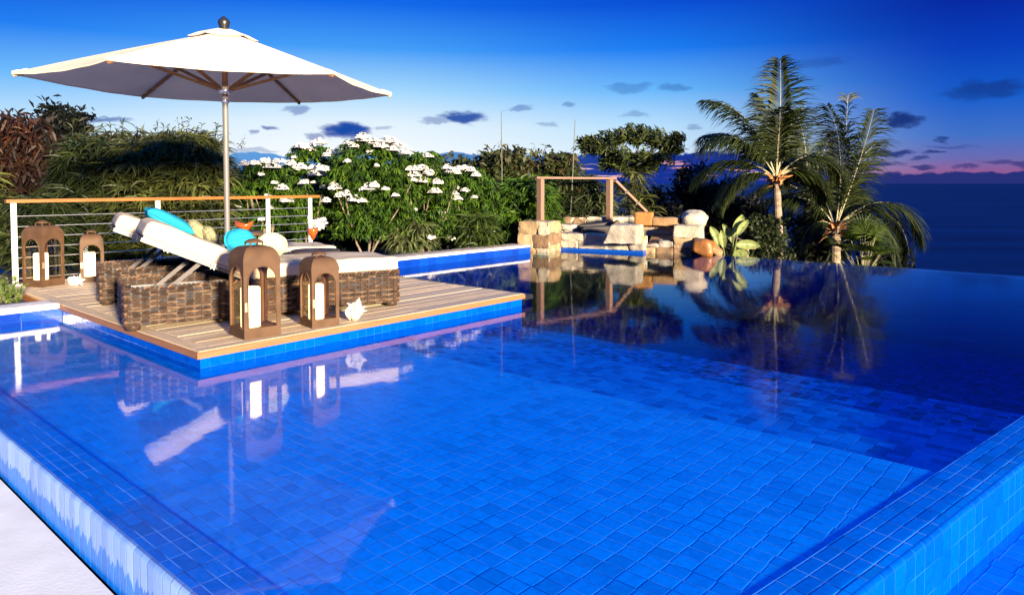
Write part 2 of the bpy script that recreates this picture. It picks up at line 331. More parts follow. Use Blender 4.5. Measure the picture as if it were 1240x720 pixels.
class MB:
    def __init__(s):
        s.v = []; s.f = []; s.m = []; s.uv = []; s.hasuv = False
    def face(s, pts, m=0, uv=None):
        i = len(s.v); s.v += [V(p) for p in pts]
        s.f.append(tuple(range(i, i + len(pts)))); s.m.append(m)
        s.uv.append(uv)
        if uv: s.hasuv = True
    def grid(s, rows, m=0, closed_u=False, closed_v=False, uvs=None, mf=None):
        """rows: list of equally long rows of points"""
        i0 = len(s.v); nr = len(rows); nc = len(rows[0])
        for r in rows: s.v += [V(p) for p in r]
        for a in range(nr if closed_v else nr - 1):
            for b in range(nc if closed_u else nc - 1):
                a2 = (a + 1) % nr; b2 = (b + 1) % nc
                s.f.append((i0 + a * nc + b, i0 + a * nc + b2, i0 + a2 * nc + b2, i0 + a2 * nc + b))
                s.m.append(mf(a, b) if mf else m)
                if uvs:
                    s.uv.append([uvs[a][b], uvs[a][b + 1], uvs[a + 1][b + 1], uvs[a + 1][b]]); s.hasuv = True
                else: s.uv.append(None)
    def box(s, c, ax, h, m=0, uvb=None):
        """centre c, three unit axes, half sizes h; uvb = board number for wood"""
        c = V(c); a, b, d = [V(x) * y for x, y in zip(ax, h)]
        p = lambda i, j, k: c + a * i + b * j + d * k
        fs = [[(-1,-1,1),(1,-1,1),(1,1,1),(-1,1,1)], [(-1,1,-1),(1,1,-1),(1,-1,-1),(-1,-1,-1)],
              [(-1,-1,-1),(1,-1,-1),(1,-1,1),(-1,-1,1)], [(1,1,-1),(-1,1,-1),(-1,1,1),(1,1,1)],
              [(1,-1,-1),(1,1,-1),(1,1,1),(1,-1,1)], [(-1,1,-1),(-1,-1,-1),(-1,-1,1),(-1,1,1)]]
        for n, f in enumerate(fs):
            uv = None
            if uvb is not None:
                uv = []
                for (i, j, k) in f:
                    along = i * h[0] if n < 4 else j * h[1] * 0.3
                    acr = (j if n < 2 else k) * 0.42 + 0.5
                    uv.append((along + uvb * 7.31, uvb + acr))
            s.face([p(*q) for q in f], m, uv)
    def beam(s, a, b, w, h, m=0, up=UP, uvb=None):
        a = V(a); b = V(b); d = (b - a); l = d.length; d.normalize()
        sd = d.cross(up)
        if sd.length < 1e-4: sd = d.cross(V((0, 1, 0)))
        sd.normalize(); u = sd.cross(d)
        s.box((a + b) / 2, (d, sd, u), (l / 2, w / 2, h / 2), m, uvb)
    def tube(s, pts, rad, n=8, m=0, cap=True, mf=None):
        pts = [V(p) for p in pts]
        if not hasattr(rad, '__len__'): rad = [rad] * len(pts)
        rows = []
        prev = None
        for i, p in enumerate(pts):
            t = (pts[min(i + 1, len(pts) - 1)] - pts[max(i - 1, 0)]).normalized()
            if prev is None:
                x = t.cross(UP if abs(t.z) < 0.9 else V((1, 0, 0))).normalized()
            else:
                x = (prev - t * prev.dot(t)).normalized()
            prev = x; y = t.cross(x)
            rows.append([p + (x * math.cos(2 * PI * k / n) + y * math.sin(2 * PI * k / n)) * rad[i] for k in range(n)])
        s.grid(rows, m, closed_u=True, mf=mf)
        if cap:
            s.face(rows[0][::-1], m); s.face(rows[-1], m)
    def lathe(s, c, prof, n=20, m=0, ax=None):
        """prof: (radius, height) pairs"""
        c = V(c)
        X, Y, Z = ax or (V((1, 0, 0)), V((0, 1, 0)), UP)
        rows = [[c + (X * math.cos(2 * PI * k / n) + Y * math.sin(2 * PI * k / n)) * r + Z * z for k in range(n)] for r, z in prof]
        s.grid(rows, m, closed_u=True)
    def rbox(s, c, ax, h, r, n=8, amp=0.0, nsc=4.0, m=0, bulge=0.0, seed=0.0, warp=None):
        """rounded box; warp(local, unit) may move points"""
        c = V(c); X, Y, Z = [V(a) for a in ax]
        idx = {}
        hx, hy, hz = h
        def vert(q):
            key = tuple(round(t, 5) for t in q)
            if key in idx: return idx[key]
            p = V((q[0] * hx, q[1] * hy, q[2] * hz))
            k = V((max(-(hx - r), min(hx - r, p.x)), max(-(hy - r), min(hy - r, p.y)), max(-(hz - r), min(hz - r, p.z))))
            d = p - k
            nn = d.normalized() if d.length > 1e-6 else V((0, 0, 1))
            p = k + nn * r
            if bulge:
                w = max(0, 1 - q[0] ** 2) * max(0, 1 - q[1] ** 2)
                p.z += math.copysign(1, p.z) * bulge * w ** 0.6 if abs(q[2]) > 0.2 else 0
            if warp: p = warp(p, q)
            if amp: p = p + nn * amp * noise.noise(p * nsc + V((seed * 3.1, seed * 7.7, seed)))
            s.v.append(c + X * p.x + Y * p.y + Z * p.z)
            idx[key] = len(s.v) - 1
            return idx[key]
        # spacing concentrated near the edges
        g = [math.sin((-1 + 2 * i / n) * PI / 2) for i in range(n + 1)]
        for axn in range(3):
            for sg in (-1, 1):
                for i in range(n):
                    for j in range(n):
                        qs = []
                        for (a, b) in ((i, j), (i + 1, j), (i + 1, j + 1), (i, j + 1)):
                            q = [0, 0, 0]; q[axn] = sg; q[(axn + 1) % 3] = g[a]; q[(axn + 2) % 3] = g[b]
                            qs.append(vert(q))
                        if sg < 0: qs = qs[::-1]
                        s.f.append(tuple(qs)); s.m.append(m); s.uv.append(None)
    def leaf(s, b, d, ln, w, droop=0.4, m=0, seg=2, up=None, fold=0.0):
        b = V(b); d = V(d).normalized()
        if up is None: up = V((RND.gauss(0, .8), RND.gauss(0, .8), 0.7))
        sd = d.cross(up)
        if sd.length < 1e-3: sd = d.cross(V((1, 0.3, 0)))
        sd.normalize()
        prof = {2: (0.35, 1.0, 0.05), 3: (0.3, 1.0, 0.75, 0.04), 4: (0.2, 0.8, 1.0, 0.7, 0.03)}[seg]
        p = b; dd = d.copy(); rows = []
        for i in range(seg + 1):
            rows.append((p + sd * w * prof[i] * 0.5, p - sd * w * prof[i] * 0.5))
            p = p + dd * (ln / seg)
            dd = (dd + V((0, 0, -droop / seg * 1.6))).normalized()
        s.grid([list(r) for r in rows], m)
    def build(s, name, mats, parent=None, smooth=False):
        off = parent_loc(parent) if parent else V((0, 0, 0))
        me = bpy.data.meshes.new(name)
        me.from_pydata([p - off for p in s.v], [], s.f)
        if not isinstance(mats, (list, tuple)): mats = [mats]
        for mt in mats: me.materials.append(mt)
        me.polygons.foreach_set('material_index', s.m)
        if smooth: me.polygons.foreach_set('use_smooth', [True] * len(s.f))
        if s.hasuv:
            ul = me.uv_layers.new(name='UVMap')
            flat = []
            for f, u in zip(s.f, s.uv):
                for k in range(len(f)):
                    flat += list(u[k]) if u else [0.0, 0.0]
            ul.data.foreach_set('uv', flat)
        me.update()
        o = bpy.data.objects.new(name, me); COL.objects.link(o)
        if parent: o.parent = parent
        return o

def tag(o, label, cat, group=None, kind=None):
    if label: o['label'] = label
    if cat: o['category'] = cat
    if group: o['group'] = group
    if kind: o['kind'] = kind
    return o

def thing(name, label, cat, loc=(0, 0, 0), group=None):
    o = bpy.data.objects.new(name, None); COL.objects.link(o)
    o.empty_display_size = 0.1
    o.location = loc
    return tag(o, label, cat, group)

def copy_tree(o, parent=None):
    c = o.copy(); COL.objects.link(c)
    if parent: c.parent = parent
    for ch in list(o.children): copy_tree(ch, c)
    return c

def struct(name, mb, mats, smooth=False):
    o = mb.build(name, mats, None, smooth); o['kind'] = 'structure'
    return o

# ------------------------------------------------------------------ POOL
V0, V1 = 0.86, 1.045                       # left ledge, outer and inner line
VSTEP = 3.25
UDK, VD0, VD1 = 4.34, 1.98, 5.07           # deck front edge and its sides
UPL = 6.94                                 # planter coping
UBK = 7.5                                  # back wall
VINF = 10.8                                # infinity edge
DH = 0.11
Q1, Q2 = P(1038, 720, 0), P(1240, 560, 0)
(qu1, qv1), (qu2, qv2) = touv(Q1), touv(Q2)
RS = (qu2 - qu1) / (qv2 - qv1)
def uR(v, off=0.0):                        # right ledge outer line, off = distance inwards
    return qu1 + RS * (v - qv1) + off * math.sqrt(1 + RS * RS)
LEDGE = 0.197
ZL = -0.008; ZS = -0.045; ZSR = -0.0125

pool = thing('swimming_pool', 'large blue tiled infinity pool with a shallow shelf and submerged ledges', 'pool', UVW(3, 3, 0))

def flat(mb, pts, m=0):                    # uv polygon -> face with metre UVs
    mb.face([UVW(*p) for p in pts], m, [(p[0] + 20, p[1] + 20) for p in pts])

def wallq(mb, a, b, z0, z1, m=0):          # vertical tiled face a->b
    a3, b3 = UVW(a[0], a[1]), UVW(b[0], b[1])
    l = (b3 - a3).length
    mb.face([a3 + UP * z0, b3 + UP * z0, b3 + UP * z1, a3 + UP * z1], m, [(0, z0), (l, z0), (l, z1), (0, z1)])

mb = MB()
RI = LEDGE - 0.02
flat(mb, [(7.2, V1 - 0.05, ZS), (uR(V1, RI), V1 - 0.05, ZSR), (uR(VSTEP, RI), VSTEP, ZSR), (7.2, VSTEP, ZS)])
mb.build('shallow_floor', M['tile_floor'], pool)
zs = [ZS, -0.065, -0.105, -0.16]
vs = [VSTEP, 3.65, 4.2, 4.9]
for i in range(3):
    mb = MB()
    a, b = vs[i], vs[i + 1]
    wallq(mb, (7.4, a), (uR(a, RI), a), zs[i + 1], zs[i])
    if i == 0: mb.face([UVW(7.4, a, ZS), UVW(uR(a, RI), a, ZS), UVW(uR(a, RI), a, ZSR)], 0, [(0, 0), (7, 0), (7, 0.02)])
    flat(mb, [(7.4, a, zs[i + 1]), (uR(a, RI), a, zs[i + 1]), (uR(b, RI), b, zs[i + 1]), (7.4, b, zs[i + 1])])
    mb.build('step', M['tile_step' if i < 2 else 'tile_deep'], pool)
mb = MB()
b = vs[3]
ZD1, ZD2 = -0.20, -1.0
wallq(mb, (7.6, b), (uR(b, RI), b), ZD1, zs[3])
for (va, za, vb, zb) in ((b, ZD1, 7.6, ZD2), (7.6, ZD2, VINF, ZD2)):
    flat(mb, [(7.9, va, za), (uR(va, RI), va, za), (uR(vb, RI), vb, zb), (7.9, vb, zb)])
mb.build('deep_floor', M['tile_deep'], pool)

def ledge(name, mats, o0, o1, i0, i1, zbot_out, zbot_in, lime):  # lime: marks the ledge whose face carries the painted water sheen
    """submerged ledge between outer line o0-o1 and inner line i0-i1 (uv pairs), rounded outer lip"""
    mb = MB()
    a, c = UVW(*o0), UVW(*o1); bi, di = UVW(*i0), UVW(*i1)
    dr = (c - a).normalized(); nin = (bi - a) - dr * (bi - a).dot(dr); w = nin.length; nin.normalize()
    l = (c - a).length
    nseg = 1
    # top
    r = 0.020
    s0 = (bi - a).dot(dr); s1 = (di - a).dot(dr)
    zc = lambda p, z: V((p.x, p.y, z))
    mb.face([zc(a + nin * r, ZL), zc(c + nin * r, ZL), zc(di, ZL), zc(bi, ZL)], 0, [(0, r), (l, r), (s1, w), (s0, w)])
    # lip
    prev = None
    for k in range(6):
        t = k / 5 * PI / 2
        off = r - r * math.sin(t); z = ZL - r + r * math.cos(t)
        cur = (off, z)
        if prev:
            f = [zc(a + nin * prev[0], prev[1]), zc(a + nin * cur[0], cur[1]), zc(c + nin * cur[0], cur[1]), zc(c + nin * prev[0], prev[1])]
            mb.face(f, 1, [(0, prev[1]), (0, cur[1]), (l, cur[1]), (l, prev[1])])
        prev = cur
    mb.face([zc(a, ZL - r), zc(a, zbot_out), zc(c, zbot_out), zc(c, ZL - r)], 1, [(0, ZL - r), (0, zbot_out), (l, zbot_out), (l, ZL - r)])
    mb.face([zc(bi, zbot_in), zc(bi, ZL), zc(di, ZL), zc(di, zbot_in)], 2, [(s0, zbot_in), (s0, ZL), (s1, ZL), (s1, zbot_in)])
    return mb.build(name, mats, pool)
ledge('ledge', [M['tile_ledge'], M['tile_sheen'], M['tile_navy']], (UPL, V0), (uR(V0, LEDGE), V0), (UPL, V1), (uR(V1, LEDGE), V1), -0.215, -0.12, True)
ledge('ledge', [M['tile_ledge'], M['tile_wall'], M['tile_wall']], (uR(V0), V0), (uR(VINF), VINF), (uR(V0, LEDGE), V0), (uR(VINF, LEDGE), VINF), -0.36, -1.3, False)
# infinity edge, rounded weir just under the water
mb = MB()
for (va, za, vb, zb) in ((VINF - 0.16, -1.3, VINF - 0.16, -0.012), (VINF - 0.16, -0.012, VINF, -0.012), (VINF, -0.012, VINF, -2.2)):
    pts = [(uR(va, LEDGE), va, za), (5.6, va, za), (5.6, vb, zb), (uR(vb, LEDGE), vb, zb)]
    mb.face([UVW(*p) for p in pts], 0, [(p[0], p[1] + p[2]) for p in pts])
mb.build('infinity_edge', M['tile_navy'], pool)
# tiled walls under deck, planter and back coping
mb = MB()
e = 0.012
wallq(mb, (UDK + e, VD1 - e), (UDK + e, VD0 + e), -1.3, 0.066)
wallq(mb, (UDK + e, VD0 + e), (UPL, VD0 + e), -1.3, 0.066)
wallq(mb, (8.0, VD1 - e), (UDK + e, VD1 - e), -1.6, 0.066)
mb.build('deck_side_wall', M['tile_wall'], pool)
mb = MB()
wallq(mb, (UPL + e, VD0 + e), (UPL + e, -4), -0.3, 0.075)
mb.build('planter_side_wall', M['tile_navy'], pool)
mb = MB()
wallq(mb, (UBK + e, 8.95), (UBK + e, VD1 - e), -1.6, 0.105)
mb.build('back_wall', M['tile_navy'], pool)

# water body
def inset(poly, d):
    out = []
    n = len(poly)
    area = sum(poly[i][0] * poly[(i + 1) % n][1] - poly[(i + 1) % n][0] * poly[i][1] for i in range(n))
    sg = 1 if area > 0 else -1
    for i in range(n):
        p0, p1, p2 = V(poly[i - 1]), V(poly[i]), V(poly[(i + 1) % n])
        d1 = (p1 - p0).normalized(); d2 = (p2 - p1).normalized()
        n1 = V((-d1.y, d1.x)) * sg; n2 = V((-d2.y, d2.x)) * sg
        k = (n1 + n2); k = k / max(0.2, 1 + n1.dot(n2))
        out.append((p1.x + k.x * d, p1.y + k.y * d))
    return out
wp = [(uR(V0, 0.004), V0 + 0.004), (uR(VINF, 0.004), VINF - 0.004), (5.6, VINF - 0.004), (7.75, 10.3), (7.75, 4.92), (UDK + 0.15, 4.92), (UDK + 0.15, 2.13), (7.1, 2.13), (7.1, V0 + 0.004)]
r1 = inset(wp, 0.012); r2 = inset(wp, 0.09)
mb = MB()
mb.face([UVW(a, b, 0) for a, b in wp])
rings = [[UVW(a, b, 0) for a, b in wp], [UVW(a, b, -0.014) for a, b in r1], [UVW(a, b, -0.03) for a, b in r2], [UVW(a, b, -2.0) for a, b in r2]]
# weld: build from one vertex list so that the volume is closed
allv = sum(rings, []); n = len(wp)
me_faces = [tuple(range(n)), tuple(range(3 * n, 4 * n))[::-1]]
for k in range(3):
    for i in range(n):
        j = (i + 1) % n
        me_faces.append((k * n + i, (k + 1) * n + i, (k + 1) * n + j, k * n + j))
mb = MB(); mb.v = allv; mb.f = me_faces; mb.m = [0] * len(me_faces); mb.uv = [None] * len(me_faces)
water = struct('water', mb, water_mat('pool water', True, bump=0.045))
import bmesh
bm = bmesh.new(); bm.from_mesh(water.data); bmesh.ops.recalc_face_normals(bm, faces=bm.faces[:]); bm.to_mesh(water.data); bm.free()

# catch basin beside the right ledge
mb = MB()
ZB = -0.275
pts = [(uR(-1.0) + 0.02, -1.0), (uR(11.5) + 0.02, 11.5), (-8, 11.5), (-8, -1.0)]
mb.face([UVW(a, b, ZB) for a, b in pts], 0, [(a * 1.0 + b * 0.16 + 30, b * 1.0 - a * 0.16 + 30) for a, b in pts])
mb.build('catch_basin_floor', M['tile_floor'], pool)
mb = MB()
pts = [(uR(V0) - 0.002, V0), (uR(11.4) - 0.002, 11.4), (-7.9, 11.4), (-7.9, V0)]
mb.face([UVW(a, b, ZB + 0.03) for a, b in pts])
struct('catch_basin_water', mb, water_mat('basin water', False, (0.85, 0.95, 1.0), bump=0.03))

# terrace and gap along the left ledge
mb = MB()
pts = [(14, V0 - 0.014), (uR(V0) + 0.04, V0 - 0.014), (0.2, -0.4), (0.2, -7), (14, -7)]
mb.face([UVW(a, b, -0.205) for a, b in pts])
mb.face([UVW(14, V0 - 0.014, -0.205), UVW(14, V0 - 0.014, -0.30), UVW(uR(V0) + 0.04, V0 - 0.014, -0.30), UVW(uR(V0) + 0.04, V0 - 0.014, -0.205)])
struct('terrace', mb, M['terrace'])

# ------------------------------------------------------------------ planter with coping, left
pl = thing('planter', 'low planter bed with white stone coping at the pool corner beside the deck', 'planter', UVW(7.2, 0.5, 0))
def coping(mb, u0, u1, v0, v1, z0, z1, lmin=0.6):
    v = v0; k = 0
    while v < v1 - 0.01:
        l = min(lmin, v1 - v)
        c = UVW((u0 + u1) / 2, v + l / 2, (z0 + z1) / 2)
        mb.rbox(c, (D1, D2, UP), ((u1 - u0) / 2, l / 2 - 0.0025, (z1 - z0) / 2), 0.012, 6, 0.003, 9, 0, seed=k)
        v += l; k += 1
mb = MB(); coping(mb, UPL - 0.02, UPL + 0.26, -3.3, VD0 - 0.01, 0.075, 0.125)
mb.build('coping', M['coping'], pl, True)
mb = MB()
mb.face([UVW(UPL + 0.24, VD0 - 0.02, 0.06), UVW(9.2, VD0 - 0.02, 0.06), UVW(9.2, -3, 0.06), UVW(UPL + 0.24, -3, 0.06)])
mb.build('soil', M['soil'], pl)
mb = MB()
mb.beam(UVW(UPL + 0.28, VD0 - 0.035, 0.04), UVW(8.5, VD0 - 0.035, 0.04), 0.03, 0.12, 0, uvb=3)
mb.build('edging_board', M['rail_wood'], pl)

# ------------------------------------------------------------------ back coping
bc = thing('pool_wall_coping', 'white stone coping over dark blue tiles along the far pool edge before the flowering shrubs', 'coping', UVW(7.6, 7, 0.1))
mb = MB(); coping(mb, UBK - 0.015, UBK + 0.10, VD1 + 0.02, 8.93, 0.105, 0.14, 0.8); mb.build('coping_lip', M['coping'], bc, True)
mb = MB(); coping(mb, UBK + 0.102, UBK + 0.40, VD1 + 0.02, 8.93, 0.105, 0.143, 0.8); mb.build('coping_slab', M['coping_top'], bc, True)

# ------------------------------------------------------------------ deck
dk = thing('wooden_deck', 'weathered wooden deck jutting into the pool with blue tiled sides', 'deck', UVW(6.3, 3.5, DH))
mb = MB()
bw = 0.088; gap = 0.006
u = UDK + 0.095; i = 0
while u < 8.72:
    v0 = VD0 + 0.10
    vend = VD1 if u < 7.55 else 5.75
    vv = v0
    cuts = sorted([v0 + RND.uniform(0.7, 2.6)] if RND.random() < 0.6 else [])
    for c in cuts + [vend]:
        z = DH + RND.uniform(-0.0012, 0.0012)
        mb.box(UVW(u + bw / 2, (vv + c) / 2, z - 0.012), (D2, -D1, UP), ((c - vv) / 2 - 0.002, bw / 2 - gap / 2, 0.012), 0, uvb=i)
        vv = c; i += 1
    u += bw
mb.build('deck_boards', M['deck'], dk)
mb = MB()
mb.box(UVW(UDK + 0.047, (VD0 + VD1) / 2, DH - 0.021), (D2, -D1, UP), ((VD1 - VD0) / 2, 0.0455, 0.022), 0, uvb=61)
mb.build('front_edge_board', [M['deck']], dk)
mb = MB()
mb.box(UVW((UDK + 0.096 + 8.72) / 2, VD0 + 0.048, DH - 0.021), (D1, D2, UP), ((8.72 - UDK - 0.096) / 2, 0.047, 0.022), 0, uvb=62)
mb.build('side_edge_board', [M['deck']], dk)
mb = MB()
mb.box(UVW(UDK - 0.0075, (VD0 + VD1) / 2 - 0.004, DH - 0.024), (D2, -D1, UP), ((VD1 - VD0) / 2 + 0.012, 0.007, 0.021), 0, uvb=64)
mb.box(UVW((UDK + UPL) / 2 + 0.12, VD0 - 0.0075, DH - 0.026), (D1, D2, UP), ((UPL - UDK) / 2 + 0.13, 0.007, 0.019), 0, uvb=66)
mb.build('fascia', M['fascia'], dk)
mb = MB()
mb.box(UVW((UDK + 8.7) / 2, 3.7, 0.06), (D1, D2, UP), ((8.7 - UDK) / 2 - 0.03, 1.55, 0.02), 0)
mb.build('joists', M['black'], dk)

# ------------------------------------------------------------------ steel railing behind the deck
rl = thing('railing', 'steel cable railing with varnished wooden handrail at the back of the deck', 'railing', P(18, 346, DH))
pp = P(18, 346, DH); RD = (D2).normalized()
def railpt(px):
    d = ray(px, 300); # intersection of vertical plane through pp along D2 with the pixel column
    nn = V((RD.y, -RD.x, 0))
    t = (pp - V((0, 0, CAMZ))).dot(nn) / d.dot(nn)
    q = d * t; return V((q.x, q.y, DH))
posts = [railpt(x) for x in (17.5, 192, 325, 376)]
RT = 0.86
for q in posts:
    mb = MB(); mb.beam(q - UP * 0.0, q + UP * (RT - 0.02), 0.022, 0.048, 0, up=RD)
    mb.box(q + UP * 0.006, (RD, RD.cross(UP), UP), (0.05, 0.05, 0.006))
    mb.build('post', M['post_white'], rl)
mb = MB()
e0, e1 = railpt(8), railpt(386)
mb.beam(e0 + UP * (RT + 0.0), e1 + UP * (RT + 0.0), 0.075, 0.034, 0, uvb=5)
mb.build('handrail', M['rail_wood'], rl)
for k in range(7):
    mb = MB(); z = 0.07 + k * 0.106
    mb.tube([posts[0] + UP * z, posts[1] + UP * (z - 0.004), posts[2] + UP * z, posts[3] + UP * z], 0.0042, 6)
    mb.build('cable', M['steel'], rl, True)

# ------------------------------------------------------------------ sun loungers
def weave(mb, o, dx, out, Lx, H, rows, pitch, ph=0, z0=0.0):
    """strands woven round upright stakes"""
    o = V(o)
    n = max(2, int(round(Lx / pitch))); p = Lx / n
    rh = H / rows
    for r in range(rows):
        z = z0 + rh * (r + 0.5)
        col = RND.choices((0, 1, 2, 3), (4, 3, 2, 2))[0]
        seg = n * 6
        prof = [(-0.44, -0.010), (-0.30, -0.001), (0.0, 0.0035), (0.30, -0.001), (0.44, -0.010)]
        lines = [[] for _ in prof]
        jit = RND.uniform(-0.06, 0.06) * rh; tw = RND.uniform(0, 6)
        for i in range(seg + 1):
            x = Lx * i / seg
            sw = math.sin(PI * x / p + PI * (r + ph))
            w = 0.0115 * math.copysign(abs(sw) ** 0.7, sw) + 0.004
            q = o + dx * x + out * w
            k = 0.90 + 0.12 * sw
            zz = z + jit + 0.0022 * math.sin(x * 19 + tw)
            for ln, (f, d) in zip(lines, prof): ln.append(q + out * d + UP * (zz + rh * f * k))
        cols = [RND.choices((col, 0, 1, 2, 3), (7, 1, .8, .6, .5))[0] for _ in range(n + 2)]
        mb.grid(lines, 0, mf=lambda aa, bb: cols[(bb + 3) // 6])
    for i in range(n):
        x = p * (i + 0.5)
        q = o + dx * x
        mb.box(q + out * 0.001 + UP * (z0 + H / 2), (dx, out, UP), (0.007, 0.005, H / 2), 2)
    mb.face([o - out * 0.006 + UP * z0, o + dx * Lx - out * 0.006 + UP * z0, o + dx * Lx - out * 0.006 + UP * (z0 + H), o - out * 0.006 + UP * (z0 + H)], 4)

LX, LY, LH = 2.05, 0.70, 0.306
HX = 0.84
def make_lounger():
    root = thing('sun_lounger', '', '')
    X, Y = V((1, 0, 0)), V((0, 1, 0))
    mb = MB()
    z0, H = 0.035, LH - 0.045
    weave(mb, (0.01, 0.0, 0), X, -Y, LX - 0.02, H, 13, 0.058, 0, z0)
    weave(mb, (0.01, LY, 0), X, Y, LX - 0.02, H, 13, 0.058, 1, z0)
    weave(mb, (0, 0.01, 0), Y, -X, LY - 0.02, H, 13, 0.058, 0, z0)
    weave(mb, (LX, 0.01, 0), Y, X, LY - 0.02, H, 13, 0.058, 1, z0)
    # inner sides of the open head end
    weave(mb, (0.03, 0.028, 0), X, Y, HX, H, 13, 0.058, 0, z0)
    weave(mb, (0.03, LY - 0.028, 0), X, -Y, HX, H, 13, 0.058, 1, z0)
    # rounded corners, plaited
    for cx in (0.004, LX - 0.004):
        for cy in (0.004, LY - 0.004):
            for k in range(13):
                z = z0 + H * (k + 0.5) / 13
                mb.lathe((cx, cy, z), [(0.008, -0.0095), (0.0165, 0), (0.008, 0.0095)], 8, k % 3)
    # braided rim
    rim = [(0, 0), (LX, 0), (LX, LY), (0, LY), (0, 0)]
    for (a, b) in zip(rim, rim[1:]):
        a = V((a[0], a[1], LH - 0.008)); b = V((b[0], b[1], LH - 0.008)); nseg = int((b - a).length / 0.03)
        for k in range(nseg):
            p = a.lerp(b, k / nseg); q = a.lerp(b, (k + 1.25) / nseg); sd = (b - a).normalized().cross(UP)
            mb.tube([p + sd * 0.010 - UP * 0.004, p.lerp(q, .5) + UP * 0.010, q - sd * 0.010 - UP * 0.004], [0.006, 0.0085, 0.006], 5, RND.choice((0, 1, 0, 3, 2)), cap=False)
    mb.box((LX / 2, LY / 2, 0.14), (X, Y, UP), (LX / 2 - 0.03, LY / 2 - 0.03, 0.004), 4)
    mb.box(((HX + LX) / 2, LY / 2, LH - 0.012), (X, Y, UP), ((LX - HX) / 2 - 0.01, LY / 2 - 0.01, 0.008), 4)
    mb.build('wicker_base', WICK, root)
    for (cx, cy) in ((0.05, 0.05), (LX - 0.05, 0.05), (0.05, LY - 0.05), (LX - 0.05, LY - 0.05)):
        mb = MB(); mb.lathe((cx, cy, 0), [(0.0, 0.0), (0.045, 0.0), (0.05, 0.02), (0.05, 0.05), (0.0, 0.05)], 14)
        mb.build('foot', WICK[2], root, True)
    # seat cushion
    def soft(amp):
        def w(p, q):
            s = noise.noise(V((p.x * 4, p.y * 4, 1.7)))
            if q[2] > 0.3: p.z += amp * s
            p.z += -0.004 * (abs(q[0]) ** 8)
            return p
        return w
    mb = MB(); mb.rbox(((HX + LX) / 2 + 0.005, LY / 2, LH + 0.056), (X, Y, UP), ((LX - HX) / 2, LY / 2 - 0.005, 0.056), 0.03, 18, 0.004, 6, 0, bulge=0.006, warp=soft(0.012))
    seat = mb.build('seat_cushion', M['cushion'], root, True)
    mb = MB()
    for z in (LH + 0.02, LH + 0.095):
        e = 0.006; x0, x1, y0, y1 = HX + 0.015, LX + 0.0, e + 0.008, LY - e - 0.008
        mb.tube([(x0, y0, z), (x1, y0, z), (x1, y1, z), (x0, y1, z)], 0.0045, 5)
    mb.build('piping', M['piping'], seat, True)
    # raised backrest
    ang = math.radians(25)
    bx = V((-math.cos(ang), 0, math.sin(ang))); bz = V((math.sin(ang), 0, math.cos(ang)))
    hg = V((HX, 0, LH + 0.0))
    mb = MB(); mb.rbox(hg + bx * 0.40 + bz * 0.085 + Y * (LY / 2), (bx, Y, bz), (0.415, LY / 2 - 0.005, 0.065), 0.04, 18, 0.004, 6, 0, bulge=0.006, warp=soft(0.014))
    bk = mb.build('back_cushion', M['cushion'], root, True)
    mb = MB()
    for k in (0.02, 0.112):
        mb.tube([hg + bx * 0.02 + bz * k + Y * 0.010, hg + bx * 0.80 + bz * k + Y * 0.010], 0.0045, 5)
    mb.build('piping', M['piping'], bk, True)
    for t in (0.28, 0.62):
        mb = MB()
        for k in range(2):
            a = hg + bx * (t + k * 0.02) + bz * 0.012 - Y * 0.004
            mb.tube([a + bz * 0.01, a - Y * 0.016 - bz * 0.012, a - bz * 0.035 + bx * (0.02 - 0.05 * k)], [0.007, 0.006, 0.004], 6)
        mb.build('tie', M['petal'], bk, True)
    mb = MB()
    for y in (0.02, LY - 0.02):
        mb.beam(hg + bx * 0.0 + Y * y, hg + bx * 0.80 + Y * y, 0.014, 0.032, 0, up=bz)
    mb.beam(hg + bx * 0.80 + Y * 0.01, hg + bx * 0.80 + Y * (LY - 0.01), 0.014, 0.03, 0, up=bz)
    mb.beam(hg + bx * 0.36 + Y * 0.02, hg + bx * 0.36 + Y * (LY - 0.02), 0.03, 0.01, 0, up=bz)
    fr = mb.build('back_frame', M['steel_dull'], root)
    mb = MB()
    for k in range(11):
        t = 0.06 + k * 0.07
        mb.beam(hg + bx * t + bz * 0.006 + Y * 0.02, hg + bx * t + bz * 0.006 + Y * (LY - 0.02), 0.05, 0.006, RND.randrange(3), up=bz)
    mb.build('back_lattice', WICK, fr)
    for y in (0.10, LY - 0.16):
        mb = MB(); mb.beam(hg + bx * 0.36 + Y * y - bz * 0.01, V((0.20, y, 0.20)), 0.010, 0.030, 0, up=V((0, 0, 1)))
        mb.tube([hg + bx * 0.36 + Y * (y - 0.012) - bz * 0.01, hg + bx * 0.36 + Y * (y + 0.012) - bz * 0.01], 0.012, 8)
        mb.build('support_strut', M['strut'], root)
    mb = MB(); mb.beam((0.06, 0.06, 0.235), (0.82, 0.06, 0.235), 0.03, 0.02); mb.beam((0.06, LY - 0.06, 0.235), (0.82, LY - 0.06, 0.235), 0.03, 0.02)
    mb.beam((0.06, 0.06, 0.235), (0.06, LY - 0.06, 0.235), 0.03, 0.02)
    mb.build('inner_frame', M['steel_dull'], root)
    return root
LAZ = math.radians(58.2)
LD = V((math.sin(LAZ), math.cos(LAZ), 0)); LN = V((-LD.y, LD.x, 0))
lrot = math.atan2(LD.y, LD.x)
lg = make_lounger(); lg2 = copy_tree(lg)
G = 'wicker loungers side by side on the deck'
p1 = P(152, 402, DH); p2 = P(122, 370, DH)
for o, p, lab in ((lg, p1, 'front wicker sun lounger with cream cushions, directly behind the two tall lanterns'),
                  (lg2, p2, 'rear wicker sun lounger with cream cushions, half hidden behind the front one')):
    o.location = p; o.rotation_euler = (0, 0, lrot)
    tag(o, lab, 'sun lounger', G)
